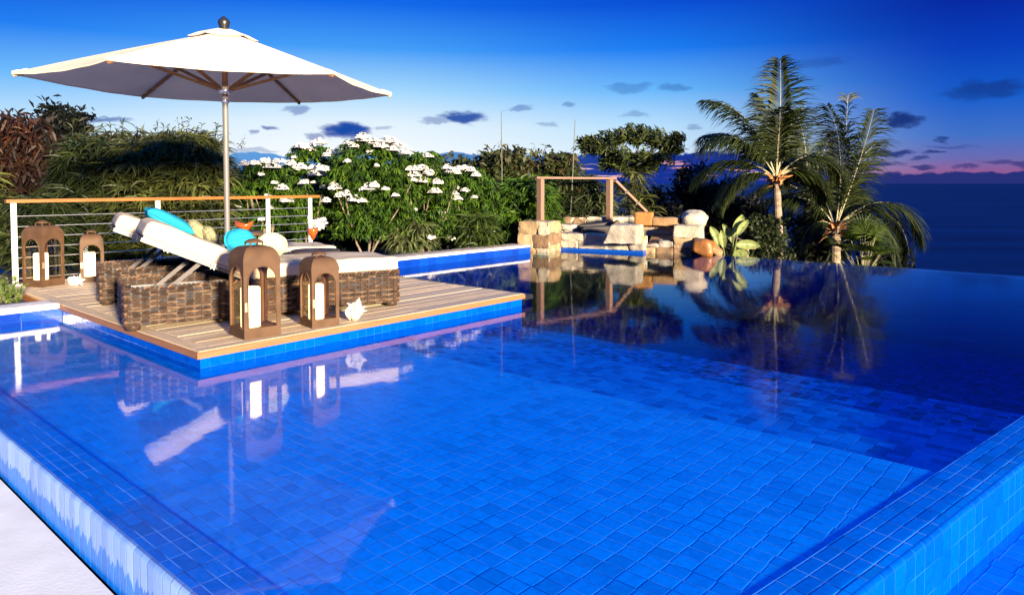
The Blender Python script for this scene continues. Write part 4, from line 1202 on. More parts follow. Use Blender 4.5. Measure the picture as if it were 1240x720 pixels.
def stems(root, c, n, spread, h, r, mat, name='stem'):
    for k in range(n):
        a = RND.uniform(0, 2 * PI); mb = MB()
        p = c + V((math.cos(a), math.sin(a), 0)) * spread * 0.25 * RND.random()
        pts = [p]; d = V((math.cos(a) * spread / h, math.sin(a) * spread / h, 1)).normalized()
        for i in range(5):
            d = (d + V((RND.gauss(0, .14), RND.gauss(0, .14), RND.uniform(0, .1)))).normalized(); pts.append(pts[-1] + d * h / 5)
        rr = r * RND.uniform(0.6, 1.1)
        mb.tube(pts, [rr * (1 - 0.15 * i) for i in range(6)], 7)
        if RND.random() < 0.7:
            f = pts[2]; e = (d + V((RND.gauss(0, .6), RND.gauss(0, .6), 0.3))).normalized()
            mb.tube([f, f + e * h * 0.2, f + (e + UP * .4) * h * 0.34], [rr * .7, rr * .5, rr * .25], 6)
        mb.build(name, mat, root, True)

def shrub(name, label, cat, px, Y, top, hw, bz, leafs, style, n, stem_n=4, group=None, flowers=0, stem_mat='bark', base_frac=0.12, depth=0.8, tips=0, stem_r=0.022, topw=0.55):
    c = at(px, 222, Y); c.z = bz
    H = at(px, top, Y).z - bz; W = hw * Y / F
    root = thing(name, label, cat, c, group)
    mb = MB()
    lob = [RND.uniform(0.78, 1.12) for _ in range(9)]
    def hull(a, h):
        i = (a / (2 * PI) * 9) % 9; k = int(i); f = i - k
        return W * (lob[k % 9] * (1 - f) + lob[(k + 1) % 9] * f)
    def pos(sh=0.5):
        while True:
            h = RND.uniform(base_frac, 1.0) ** 0.9
            a = RND.uniform(0, 2 * PI)
            prof = (min(1.0, 0.62 + h * 0.9) if h < 0.5 else 1.0 - (1 - topw) * ((h - 0.5) / 0.5) ** 2.2)
            r = hull(a, h) * prof * RND.random() ** sh
            z = h * H * (1 - 0.10 * RND.random() * (r / W))
            p = c + V((math.cos(a) * r, math.sin(a) * r * depth, z))
            # gaps: skip where a slow noise is low
            if noise.noise(p * 1.7 + V((px, 0, 0))) < -0.28 and RND.random() < 0.85: continue
            return p, V((math.cos(a), math.sin(a), 0)), r / (W * prof + 1e-6)
    def shade(p): return RND.choices((0, 1, 2), (3, 4, 2))[0]
    for _ in range(n):
        p, o, rf = pos()
        m0 = shade(p)
        if style == 'long':
            for k in range(RND.randint(9, 13)):
                a = RND.uniform(0, 2 * PI)
                d = V((math.cos(a), math.sin(a), RND.uniform(-0.35, 0.75))) + o * 0.5
                mb.leaf(p, d, RND.uniform(0.20, 0.42), RND.uniform(0.018, 0.032), RND.uniform(0.5, 1.4), RND.choice((m0, m0, 1)), 3)
        elif style == 'finger':
            d0 = (o * 0.7 + UP * 0.6 + unit() * 0.4).normalized()
            for k in range(RND.randint(12, 16)):
                a = RND.uniform(0, 2 * PI)
                d = V((math.cos(a), math.sin(a), RND.uniform(-0.2, 0.5))) + d0 * 0.4
                mb.leaf(p + UP * RND.uniform(-0.03, 0.03), d, RND.uniform(0.10, 0.19), RND.uniform(0.020, 0.032), RND.uniform(1.3, 2.4), RND.choice((m0, m0, 1, 2)), 3)
        elif style == 'round':
            for k in range(RND.randint(10, 14)):
                q = p + unit() * RND.uniform(0, 0.13)
                mb.leaf(q, unit() + o * 0.3 - UP * 0.1, RND.uniform(0.06, 0.11), RND.uniform(0.03, 0.05), 0.4, RND.choice((m0, m0, 1)), 2)
        elif style == 'big':      # coarse clumps for far trees
            for k in range(RND.randint(12, 16)):
                q = p + unit() * RND.uniform(0, 0.24)
                mb.leaf(q, unit() + o * 0.3, RND.uniform(0.10, 0.2), RND.uniform(0.04, 0.075), 0.5, RND.choice((m0, m0, 1)), 2)
        elif style == 'droop':
            for k in range(RND.randint(9, 12)):
                d = unit() * 0.8 - UP * 0.6
                mb.leaf(p + unit() * 0.14, d, RND.uniform(0.13, 0.24), RND.uniform(0.025, 0.042), 0.6, RND.choice((m0, m0, 1)), 3)
    for _ in range(tips):         # wispy shoots standing above the crown
        a = RND.uniform(0, 2 * PI); r = W * RND.random() ** .6
        b = c + V((math.cos(a) * r, math.sin(a) * r * depth, H * 0.88))
        d = V((RND.gauss(0, .25), RND.gauss(0, .25), 1)).normalized(); ln = RND.uniform(0.18, 0.5)
        mb.tube([b, b + d * ln], [0.005, 0.002], 4, 2)
        for k in range(10):
            q = b + d * ln * (k + 3) / 12
            mb.leaf(q, unit() + UP * 0.2, RND.uniform(0.07, 0.14), 0.022, 0.7, RND.choice((1, 2)), 2)
    mb.build('foliage', leafs, root)
    if stem_n: stems(root, c, stem_n, W * 0.55, H * 0.75, stem_r, M[stem_mat])
    return root, c, H, W

def flower_head(root, p, r, n=26):
    mb = MB(); ex = RND.uniform(0.85, 1.3)
    for k in range(n):
        a = RND.uniform(0, 2 * PI); q = r * math.sqrt(RND.random())
        o = V((math.cos(a) * q, math.sin(a) * q, 0))
        c = p + V((o.x * ex, o.y, 0)) + UP * (0.62 * r * (1 - (q / r) ** 2) + 0.35 * r * noise.noise(p * 5 + o / r * 2.2))
        nn = (o / r * 1.1 + UP * 0.8 + unit() * 0.5).normalized()
        x = nn.cross(unit()).normalized(); y = nn.cross(x); f = RND.uniform(0.017, 0.030)
        ring = []
        for j in range(10):
            b = 2 * PI * j / 10; rr = f * (1.0 if j % 2 == 0 else 0.66)
            ring.append(c + x * math.cos(b) * rr + y * math.sin(b) * rr + nn * 0.006)
        for j in range(0, 10, 2):
            mb.face([c, ring[j - 1], ring[j], ring[(j + 1) % 10]])
    mb.lathe(p, [(0.0, -0.012), (r * ex, -0.004), (r * 0.8, 0.012), (0.0, 0.10 * r)], 9)
    return mb.build('flower_cluster', M['petal'], root)

# left side
shrub('tree', 'tree with hanging red brown leaves at the left edge of the photo', 'tree', 14, 10.4, 138, 62, -0.1, LEAF['red'], 'droop', 420, 3, stem_mat='bark_dark', base_frac=0.25)
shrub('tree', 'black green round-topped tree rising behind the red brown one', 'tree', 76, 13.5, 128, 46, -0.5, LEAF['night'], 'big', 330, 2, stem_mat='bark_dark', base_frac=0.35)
GL = 'long leaved shrubs behind the railing'
for (px, Y, top, hw, n, lab, lf) in ((-25, 9.4, 205, 40, 150, 'long leaved shrub low at the left photo edge below the red tree', 'olive'),
        (45, 9.3, 238, 45, 150, 'low dark long leaved shrub behind the far left lanterns', 'dark'),
        (108, 9.9, 168, 48, 330, 'tall olive long leaved shrub left of the second railing post', 'dark'),
        (170, 9.9, 172, 48, 330, 'olive long leaved shrub directly behind the second railing post', 'olive'),
        (232, 9.9, 166, 46, 340, 'olive long leaved shrub just left of the parasol pole', 'olive'),
        (140, 11.6, 158, 85, 420, 'broad dim shrub at the back beneath the parasol left tip', 'mixed'),
        (225, 12.0, 160, 65, 320, 'dim bronze shrub at the back behind the parasol pole', 'mixed')):
    shrub('shrub', lab, 'shrub', px, Y, top, hw, -0.1, LEAF[lf], 'long', n, 4, group=GL, tips=10 if top < 200 else 2, stem_mat='bark_dark')
# flowering shrubs
GF = 'white flowering shrubs along the far coping'
for (px, Y, top, hw, n, lab, heads) in (
        (322, 10.7, 198, 46, 430, 'white flowering shrub behind the handrail end, leftmost of its row', [(295,200),(308,199),(322,197),(338,196),(352,199),(366,204),(378,204),(368,222),(341,229),(347,244),(300,203),(330,203),(390,206),(385,275),(324,240)]),
        (378, 11.4, 178, 42, 430, 'white flowering shrub rising just right of the railing end', [(369,179),(375,181),(386,174),(404,186),(398,189),(418,200),(412,201),(364,178),(383,212),(357,206)]),
        (446, 11.0, 170, 58, 720, 'tallest white flowering shrub with bare forked stems', [(438,167),(430,178),(447,176),(455,174),(462,178),(450,184),(470,172),(488,178),(492,186),(444,171),(424,174),(476,182),(406,228),(411,238),(419,236),(445,229),(453,226),(395,244),(430,243),(478,175)]),
        (512, 11.5, 186, 44, 480, 'white flowering shrub in the middle behind the coping with clustered blooms', [(504,206),(511,204),(502,213),(519,210),(513,220),(530,222),(527,233),(497,206),(541,204),(548,208),(522,288),(517,190)]),
        (566, 12.0, 204, 44, 430, 'white flowering shrub at the right end of its row beside the spa', [(552,210),(563,204),(570,207),(576,213),(563,231),(549,235),(553,241),(562,278),(570,286),(546,289),(595,282),(556,205)])):
    root, c, H, W = shrub('flowering_shrub', lab, 'shrub', px, Y, top, hw, 0.0, LEAF['green'], 'finger', n, 6, group=GF, base_frac=0.16, stem_r=0.026)
    for (fx, fy) in heads:
        p = at(fx, fy, Y - W * 0.75 * RND.uniform(0.75, 1.0) if fy > top + 18 else Y - W * RND.uniform(0.1, 0.6))
        flower_head(root, p, RND.uniform(0.07, 0.125) * (0.8 if fy > 255 else 1), 46)
    for _ in range(5):       # small young heads lower down the face
        a = RND.uniform(-2.4, -0.7); hh = RND.uniform(0.4, 0.92)
        flower_head(root, c + V((math.cos(a) * W * 0.9, math.sin(a) * W * 0.78, H * hh)), RND.uniform(0.03, 0.055), 20)
# low plants along the coping foot
for k, (px, top, lab) in enumerate(((500, 268, 'low leafy plant at the foot of the tallest flowering shrub'), (575, 262, 'bright low leafy plant left of the spa pillar'))):
    shrub('plant', lab, 'plant', px, 11.3 + 0.3 * k, top, 26, 0.0, LEAF['fan'] if k else LEAF['pale'], 'long', 70, 0)
# behind: dark hedge and trees
for (px, Y, top, hw, n, lab, lf, st) in (
        (545, 14.2, 196, 48, 330, 'dim bronze bush behind the flowering shrubs, left of the tall straight cane', 'mixed', 'big'),
        (612, 13.6, 186, 50, 420, 'dark bronze bush standing right behind the tall straight cane', 'mixed', 'big'),
        (668, 14.2, 188, 46, 400, 'dark bronze bush above the left post of the cedar railing', 'mixed', 'big'),
        (640, 12.9, 215, 40, 260, 'leafy green shrub behind the left post of the cedar railing', 'green', 'long'),
        (700, 14.0, 214, 40, 300, 'dense dark shrub framed by the cedar railing', 'dark', 'long'),
        (722, 13.9, 232, 22, 60, 'pale oleander-like shrub inside the cedar railing', 'pale', 'long'),
        (768, 14.6, 205, 30, 150, 'thin pale leaved shrub behind the sloping rail', 'olive', 'long'),
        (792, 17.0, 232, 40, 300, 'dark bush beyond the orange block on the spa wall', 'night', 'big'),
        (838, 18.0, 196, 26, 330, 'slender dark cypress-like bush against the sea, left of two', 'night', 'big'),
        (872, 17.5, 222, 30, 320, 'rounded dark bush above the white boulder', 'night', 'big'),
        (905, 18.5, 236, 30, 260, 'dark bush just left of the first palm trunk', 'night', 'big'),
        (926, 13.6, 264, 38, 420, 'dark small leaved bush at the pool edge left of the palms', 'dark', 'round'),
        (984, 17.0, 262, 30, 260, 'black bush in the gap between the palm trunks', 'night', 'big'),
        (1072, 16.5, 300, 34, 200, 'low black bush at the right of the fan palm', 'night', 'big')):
    shrub('bush', lab, 'bush', px, Y, top, hw, -0.3 if px < 760 else -1.7, LEAF[lf], st, n, 3, stem_mat='bark_dark', tips=6 if st == 'big' and top < 200 else 0)

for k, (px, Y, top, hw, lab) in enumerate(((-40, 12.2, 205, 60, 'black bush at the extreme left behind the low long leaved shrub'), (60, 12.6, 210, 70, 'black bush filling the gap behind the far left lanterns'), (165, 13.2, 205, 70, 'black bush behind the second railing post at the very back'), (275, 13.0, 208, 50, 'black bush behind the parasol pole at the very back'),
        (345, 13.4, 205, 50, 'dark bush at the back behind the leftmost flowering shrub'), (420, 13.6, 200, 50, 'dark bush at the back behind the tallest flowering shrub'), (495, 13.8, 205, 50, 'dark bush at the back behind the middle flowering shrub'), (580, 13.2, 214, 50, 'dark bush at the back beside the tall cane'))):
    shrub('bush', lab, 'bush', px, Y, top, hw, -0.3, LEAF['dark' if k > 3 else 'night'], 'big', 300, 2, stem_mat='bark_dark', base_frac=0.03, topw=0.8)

# wind-shaped tree
wt = thing('tree', 'wind-swept flat-topped tree above the cedar railing', 'tree', V((at(765, 222, 15.5).x, 15.5, -0.5)))
mb = MB(); trunk = [V((at(765, 222, 15.5).x, 15.5, -0.5)), at(766, 240, 15.5), at(768, 205, 15.5)]
mb.tube(trunk, [0.09, 0.06, 0.045], 8)
pads = [(730, 180, 26, 7), (752, 168, 28, 9), (776, 162, 30, 10), (800, 170, 24, 9), (816, 180, 16, 6), (760, 190, 34, 9), (790, 194, 28, 8), (745, 200, 20, 6), (775, 205, 22, 6), (715, 172, 14, 4), (822, 168, 8, 4)]
for (px, py, rx, ry) in pads:
    mb.tube([trunk[2], (trunk[2] + at(px, py + 4, 15.5)) / 2 + UP * 0.05, at(px, py + 3, 15.5)], [0.035, 0.022, 0.010], 6)
mb.build('trunk', M['bark_dark'], wt, True)
mb = MB()
for (px, py, rx, ry) in pads:
    ctr = at(px, py, 15.5); a, b = rx * 15.5 / F, ry * 15.5 / F
    for _ in range(int(26 + rx * 1.9)):
        d = unit() * RND.random() ** 0.5; p = ctr + V((d.x * a, d.y * a, d.z * b))
        m0 = RND.choices((0, 1, 2), (3, 3, 2))[0]
        for k in range(9):
            mb.leaf(p + unit() * 0.06, unit() + V((-0.9, 0, 0.1)), RND.uniform(0.09, 0.17), 0.035, 0.3, m0, 2)
mb.build('crown', LEAF['tree'], wt)

# bamboo canes
for (x0, y0, x1, y1, Y, lab) in ((607.5, 260, 607, 135, 12.9, 'tall straight bare cane rising above the dark bushes'), (688, 215, 696.5, 145, 13.6, 'slanting bare cane above the cedar railing')):
    mb = MB(); a, b = at(x0, y0, Y), at(x1, y1, Y); a.z = -0.2
    mb.tube([a, a.lerp(b, .5) + V((0.01, 0, 0)), b], [0.017, 0.012, 0.006], 7)
    tag(mb.build('cane', M['cane'], None, True), lab, 'cane', 'bare canes')

# palms
def frond(root, b, d, ln, droop, lw, leafs, hang=0.8, n=84, seed=0, lmax=0.5):
    d = V(d).normalized(); pts = [V(b)]; dirs = [d]; wind = RND.uniform(-0.5, 0.12); droop = droop * RND.uniform(1.15, 1.6) + 0.15; ln *= 0.93
    seg = 14
    for i in range(seg):
        d = (d + V((wind / seg * (0.3 + 1.4 * i / seg), 0, -droop / seg * (0.25 + 1.7 * i / seg)))).normalized(); dirs.append(d); pts.append(pts[-1] + d * ln / seg)
    mb = MB()
    mb.tube(pts, [0.018 * (1 - 0.93 * i / seg) + 0.002 for i in range(seg + 1)], 5, 3)
    for k in range(n):
        t = 0.13 + 0.87 * k / n; f = t * seg; i = min(seg - 1, int(f)); p = pts[i].lerp(pts[i + 1], f - i); dd = dirs[i]
        sd = dd.cross(UP)
        if sd.length < 0.05: sd = dd.cross(V((0, 1, 0)))
        sd.normalize(); nn = sd.cross(dd)
        l = lmax * (math.sin(PI * min(1, t * 0.82 + 0.12)) ** 0.7)
        for sg in (-1, 1):
            e = sd * sg * 0.7 + dd * 0.85 + nn * RND.uniform(-0.3, 0.2) - UP * 0.2 + V((-0.12, 0, 0))
            mb.leaf(p, e, l * RND.uniform(0.85, 1.1), lw * RND.uniform(0.8, 1.1), hang * RND.uniform(0.6, 1.3), RND.choices((0, 1, 2), (3, 4, 2))[0], 3, up=e.cross(dd))
    return mb.build('frond', leafs + [M['rachis']], root)
def palm(label, base, crown, r, fl, sheath=True):
    root = thing('palm_tree', label, 'palm tree', base, 'coconut palms beyond the infinity edge')
    mb = MB(); pts = []; rad = []
    for i in range(25):
        t = i / 24; p = base.lerp(crown, t) + V((0.10 * math.sin(t * 2.2), 0, 0)) * (1 - t)
        pts.append(p); rad.append(r * (1.25 - 0.35 * t) * (1 + 0.09 * (i % 2)))
    mb.tube(pts, rad, 12); mb.build('trunk', M['palm_bark'], root, False)
    if sheath:
        mb = MB()
        for k in range(40):
            a = RND.uniform(0, 2 * PI); d = V((math.cos(a), math.sin(a), RND.uniform(-0.4, 1.2)))
            mb.leaf(crown - UP * RND.uniform(0.0, 0.2), d, RND.uniform(0.18, 0.42), RND.uniform(0.05, 0.11), RND.uniform(-0.2, 0.8), 0, 3)
        mb.build('dry_sheaths', M['sheath'], root)
    more = [m_ for m_ in [(a + RND.gauss(0, .22), b_ + RND.gauss(0, .15), c + RND.gauss(0, .3) + 0.25, l * RND.uniform(.75, .95), d * RND.uniform(.9, 1.3)) for (a, b_, c, l, d) in fl if c > -0.25 and b_ > 0.7] if RND.random() < 0.6]
    for (dx, dz, dy, ln, dr) in fl + more:
        frond(root, crown + V((dx * 0.05, dy * 0.05, 0.02)), (dx, dy, dz), ln, dr, 0.026, LEAF['palm'], hang=1.15, lmax=0.85 if ln > 1.8 else 0.62)
    return root
c1 = at(940, 214, 14.2); b1_ = at(944, 262, 14.2); b1_.z = -2.2; b1_.x += 0.03
palm('tallest coconut palm, left of the group, with upright fronds and orange sheaths', b1_, c1, 0.075, [(a, b, c, l * 0.86, d) for (a, b, c, l, d) in [
    (-0.30, 1.0, 0.1, 2.75, 0.9), (0.02, 1.0, -0.1, 2.85, 0.35), (-0.62, 0.9, -0.2, 2.5, 1.2), (-0.85, 0.62, 0.2, 2.2, 1.2), (-1.0, 0.30, -0.3, 1.8, 1.2), (-0.9, 0.1, 0.5, 1.7, 1.4),
    (0.32, 1.0, 0.3, 2.5, 0.7), (0.75, 0.75, 0.1, 2.1, 1.5), (0.9, 0.45, 0.1, 1.7, 1.9), (-0.45, 1.0, 0.5, 2.4, 0.9), (0.5, 0.8, 0.7, 2.0, 1.2), (-0.15, 1.0, -0.45, 2.3, 1.0)]])
c2_ = at(1012, 274, 15.0); b2_ = at(1006, 322, 15.0); b2_.z = -2.0
palm('shorter coconut palm with bright trunk right of the group, frond sweeping over the sea', b2_, c2_, 0.10, [
    (0.10, 1.0, 0.0, 2.95, 0.35), (0.02, 1.0, -0.2, 2.9, 0.5), (-0.30, 1.0, 0.2, 2.7, 0.9), (0.35, 1.0, 0.2, 2.6, 0.9), (0.80, 0.85, -0.1, 2.5, 2.0), (0.95, 0.75, 0.1, 2.45, 2.6), (0.75, 0.55, -0.4, 1.9, 3.0),
    (-0.6, 0.9, 0.0, 1.8, 1.5), (-0.9, 0.45, -0.4, 1.3, 1.6), (-0.12, 1.0, 0.4, 2.6, 0.8), (0.55, 0.9, 0.5, 2.2, 1.4)])
c3 = at(979, 236, 18.5); b3_ = at(977, 300, 18.5); b3_.z = -2.6
palm('dim coconut palm at the back between the other two', b3_, c3, 0.095, [
    (0.0, 1.0, 0.1, 2.4, 0.5), (-0.4, 1.0, 0.2, 2.3, 1.1), (0.4, 1.0, 0.2, 2.4, 1.0), (0.8, 0.6, 0, 2.0, 1.6), (-0.8, 0.6, 0.2, 2.0, 1.7), (-0.6, 0.2, -0.5, 1.7, 1.8), (0.6, 0.2, -0.5, 1.7, 1.8), (0.1, 0.6, -0.8, 1.8, 2.0), (0.9, 0.2, 0.3, 1.7, 1.6), (-0.9, 0.2, 0.1, 1.7, 1.6), (0.2, 0.9, 0.6, 2.0, 1.2)], False)

# low fan palm
fb = at(1046, 322, 13.6); fb.z = -0.85
fp = thing('fan_palm', 'low bright green bushy palm beside the pale palm trunk', 'palm', fb)
for k in range(34):
    a = RND.uniform(0, 2 * PI); el = RND.uniform(0.15, 1.35)
    d = V((math.cos(a) * math.cos(el), math.sin(a) * math.cos(el), math.sin(el)))
    tip = fb + V((0, 0, 0.25)) + V((d.x * 0.66, d.y * 0.5, d.z * 0.9)) * RND.uniform(0.7, 1.05)
    mb = MB(); mb.tube([fb, fb.lerp(tip, .5) + UP * .08, tip], [0.010, 0.007, 0.005], 4, 3)
    sd = d.cross(UP).normalized(); nn = sd.cross(d)
    for j in range(17):
        t = (j / 16 - 0.5) * 2.6
        e = d * math.cos(t) + sd * math.sin(t) + nn * 0.1
        mb.leaf(tip, e, RND.uniform(0.30, 0.42), 0.030, 0.5, RND.choices((0, 1, 2), (3, 4, 2))[0], 3, up=nn + unit() * 0.3)
    mb.build('leaf', LEAF['fan'] + [M['rachis']], fp)

# paddle-leaved plant
bp0 = at(880, 312, 11.75); bp0.z = -0.3
bpn = thing('paddle_leaf_plant', 'pale green paddle-leaved plant at the pool edge beside the spa', 'plant', bp0)
def paddle(b, tip_base, d, ln, w, bend):
    mb = MB(); mb.tube([b, b.lerp(tip_base, .55) + V((0.02, 0, 0.02)), tip_base], [0.018, 0.014, 0.010], 7, 1)
    d = V(d).normalized(); sd = d.cross(V((0, -1, 0.15))).normalized()
    p = V(tip_base); rows = []
    for i in range(13):
        t = i / 12; ww = w * (math.sin(PI * min(1, 0.06 + t * 0.92)) ** 0.6) * 0.5
        nn = sd.cross(d).normalized()
        rip = 0.01 * math.sin(i * 2.3)
        rows.append([p + sd * ww + nn * 0.03, p + sd * ww * 0.5 + nn * (0.012 + rip), p, p - sd * ww * 0.5 + nn * (0.012 - rip), p - sd * ww + nn * 0.03])
        p = p + d * ln / 12; d = (d + V((bend, 0, -0.03))).normalized()
    mb.grid(rows, 0, mf=lambda a, b_: 0 if b_ in (0, 3) or a % 5 else 1); mb.build('leaf', LEAF['banana'], bpn, True)
Yb = 11.75
paddle(bp0, at(889, 286, Yb), (0.10, 0, 0.30), 0.38, 0.17, -0.004)
paddle(bp0 + V((0.03, 0, 0)), at(893, 284, Yb - 0.1), (0.12, 0, 0.25), 0.30, 0.12, 0.02)
paddle(bp0 + V((0.05, 0.05, 0)), at(886, 292, Yb + 0.1), (-0.12, 0, 0.3), 0.33, 0.12, -0.01)
paddle(bp0 + V((-0.08, 0.02, 0)), at(870, 297, Yb + 0.15), (-0.08, 0.05, 0.35), 0.34, 0.15, -0.02)
paddle(bp0 + V((-0.06, -0.02, 0)), at(876, 300, Yb - 0.05), (-0.03, 0, 0.25), 0.30, 0.12, 0.0)
paddle(bp0 + V((0.08, 0, 0)), at(891, 297, Yb), (0.35, 0, 0.05), 0.40, 0.16, 0.0)
paddle(bp0 + V((0.08, -0.03, 0)), at(887, 309, Yb), (0.3, -0.1, 0.12), 0.28, 0.14, 0.0)

# small plants in the planter
for k, (px, py, h, lab) in enumerate(((2, 371, 0.17, 'leafy planter plant cut by the left photo edge'), (14, 369, 0.24, 'tallest leafy planter plant at the left coping'), (27, 367.5, 0.16, 'leafy planter plant nearest the deck edge'), (8, 358, 0.20, 'leafy planter plant at the back below the railing post'))):
    b = P(px, py, 0.06); b = b + D1 * 0.14
    r = thing('plant', lab, 'plant', b, 'small plants in the planter')
    mb = MB()
    for s in range(9):
        a = RND.uniform(0, 2 * PI); d = V((math.cos(a) * .35, math.sin(a) * .35, 1)).normalized(); hh = h * RND.uniform(.6, 1.1)
        mb.tube([b, b + d * hh], [0.004, 0.002], 4, 2)
        for j in range(11):
            q = b + d * hh * (j + 1) / 11
            mb.leaf(q, unit() + UP * 0.3, RND.uniform(0.03, 0.05), RND.uniform(0.016, 0.026), 0.4, RND.choice((0, 0, 1)), 2)
    mb.build('foliage', LEAF['pale'][:1] + LEAF['green'][:1] + LEAF['green'][2:], r)

# ------------------------------------------------------------------ ground, sea
mb = MB()
us = [-40, -20, -10, -6, -3, -1.6, -1.0, 0, 2, 4, 5.5, 6.5, 7.0, 7.75, 8.4, 9, 10, 11, 12, 14, 17, 20, 26, 34, 44, 60]
vs_ = [-40, -20, -12, -8, -4, -2, 0, 0.8, 1.1, 3, 5, 5.6, 7, 8.6, 9.6, 10.4, 11.0, 11.6, 12.5, 14, 16, 19, 23, 28, 36, 46, 60, 75]
def gz(u, v):
    z = -0.12
    if u < 7.5 and v < 10.9 and v > 0.9 and u > -1.5: return -3.2
    if u <= 7.5: z = -0.45
    if v < 0.9: z = min(z, -0.45) if u < 14.5 else -0.45
    if v > 10.4: z = min(z, -1.2 - (v - 11) * 0.42) if u < 7.6 else z - max(0, v - 10.4) * 0.42
    if u > 12: z -= (u - 12) * 0.35
    if u < -8: z -= (-8 - u) * 0.4
    if v < -12: z -= (-12 - v) * 0.3
    z += 0.10 * noise.noise(V((u * .3, v * .3, 0))) * (1 if (u > 9 or v > 12) else 0)
    return max(z, -27)
mb.grid([[UVW(u, v, gz(u, v)) for u in us] for v in vs_])
struct('ground', mb, M['hill'], True)
m, nt, out = newmat('evening sea')
b = N(nt, 'ShaderNodeBsdfPrincipled'); b.inputs['Base Color'].default_value = (0.001, 0.008, 0.055, 1); b.inputs['Roughness'].default_value = 0.55; b.inputs['Specular IOR Level'].default_value = 0.03
tc = N(nt, 'ShaderNodeTexCoord'); mp = N(nt, 'ShaderNodeMapping'); mp.inputs['Scale'].default_value = (0.006, 0.03, 1); L(nt, tc.outputs['Object'], mp.inputs[0])
nz = N(nt, 'ShaderNodeTexNoise'); nz.inputs['Scale'].default_value = 1.0; nz.inputs['Detail'].default_value = 6; L(nt, mp.outputs[0], nz.inputs['Vector'])
L(nt, mixc(nt, ramp(nt, nz.outputs[0], [(0.3, 0.0), (0.7, 1.0)]), (0.0, 0.005, 0.046), (0.0, 0.012, 0.085)), b.inputs['Base Color'])
L(nt, b.outputs[0], out.inputs[0])
mb = MB(); S_ = 60000
mb.face([(-S_, -S_, -25), (S_, -S_, -25), (S_, S_, -25), (-S_, S_, -25)])
struct('sea', mb, m)

# ------------------------------------------------------------------ sky
SUN_EL = math.radians(8.8)
sdir = V((-0.54, 0.84, -math.tan(SUN_EL) * math.hypot(0.54, 0.84)))
w = bpy.data.worlds.new('World'); SC.world = w; w.use_nodes = True
nt = w.node_tree; nt.nodes.clear()
out = N(nt, 'ShaderNodeOutputWorld'); bg = N(nt, 'ShaderNodeBackground'); bg.inputs['Strength'].default_value = 0.1
L(nt, bg.outputs[0], out.inputs[0])
tc = N(nt, 'ShaderNodeTexCoord'); nv = N(nt, 'ShaderNodeVectorMath'); nv.operation = 'NORMALIZE'; L(nt, tc.outputs['Generated'], nv.inputs[0])
sx = N(nt, 'ShaderNodeSeparateXYZ'); L(nt, nv.outputs[0], sx.inputs[0])
az = math_n(nt, 'ARCTAN2', sx.outputs[0], sx.outputs[1]); el = math_n(nt, 'ARCSINE', sx.outputs[2])
def lin(r, g, b):
    f = lambda c: (c / 255 / 12.92) if c / 255 <= 0.04045 else ((c / 255 + 0.055) / 1.055) ** 2.4
    return (f(r), f(g), f(b))
eln = math_n(nt, 'DIVIDE', el, 0.5, clamp=True)
def el_of(y, x): 
    d = ray(x, y).normalized(); return math.asin(d.z) / 0.5
left = ramp(nt, eln, [(0.0, lin(228, 238, 250)), (el_of(185, 400), lin(246, 251, 255)), (el_of(150, 450), lin(228, 243, 254)), (el_of(110, 480), lin(164, 216, 253)), (el_of(60, 480), lin(66, 158, 248)), (el_of(5, 480), lin(10, 104, 234)), (0.8, lin(0, 108, 236)), (1.0, lin(0, 128, 250))])  # top stops: unseen zenith brightened as blue fill for the pool floor
mid = ramp(nt, eln, [(0.0, lin(200, 190, 225)), (el_of(190, 760), lin(216, 238, 253)), (el_of(155, 760), lin(188, 226, 253)), (el_of(110, 760), lin(104, 184, 252)), (el_of(60, 760), lin(24, 124, 242)), (el_of(5, 760), lin(2, 78, 214)), (0.8, lin(0, 102, 232)), (1.0, lin(0, 128, 250))])
right = ramp(nt, eln, [(0.0, lin(104, 78, 150)), (el_of(208, 1130), lin(146, 92, 150)), (el_of(192, 1130), lin(104, 106, 178)), (el_of(165, 1130), lin(62, 112, 200)), (el_of(120, 1130), lin(14, 92, 204)), (el_of(60, 1130), lin(0, 60, 188)), (el_of(5, 1130), lin(0, 38, 162)), (0.8, lin(0, 70, 200)), (1.0, lin(0, 128, 250))])
def azp(x): return math.atan((x - 620) / F)
def smooth(x, a, b):
    n = N(nt, 'ShaderNodeMapRange'); n.interpolation_type = 'SMOOTHSTEP'; n.inputs[1].default_value = a; n.inputs[2].default_value = b
    L(nt, x, n.inputs[0]); return n.outputs[0]
aaz = math_n(nt, 'ABSOLUTE', math_n(nt, 'SUBTRACT', az, azp(420)))     # the glow is round the point where the sun has set
sky = mixc(nt, smooth(aaz, 0.02, azp(820) - azp(420)), left, mid)
sky = mixc(nt, smooth(aaz, azp(760) - azp(420), azp(1180) - azp(420)), sky, right)
# clouds: drifting shapes given by azimuth, elevation and size
cv = N(nt, 'ShaderNodeCombineXYZ'); L(nt, math_n(nt, 'MULTIPLY', az, 1.0), cv.inputs[0]); L(nt, math_n(nt, 'MULTIPLY', el, 2.6), cv.inputs[1])
wn = N(nt, 'ShaderNodeTexNoise'); wn.inputs['Scale'].default_value = 26; wn.inputs['Detail'].default_value = 8; wn.inputs['Roughness'].default_value = 0.6; L(nt, cv.outputs[0], wn.inputs['Vector'])
ws = N(nt, 'ShaderNodeSeparateColor'); L(nt, wn.outputs['Color'], ws.inputs[0])
az2 = math_n(nt, 'ADD', az, math_n(nt, 'MULTIPLY', math_n(nt, 'SUBTRACT', ws.outputs[0], 0.5), 0.062))
el2 = math_n(nt, 'ADD', el, math_n(nt, 'MULTIPLY', math_n(nt, 'SUBTRACT', ws.outputs[1], 0.5), 0.022))
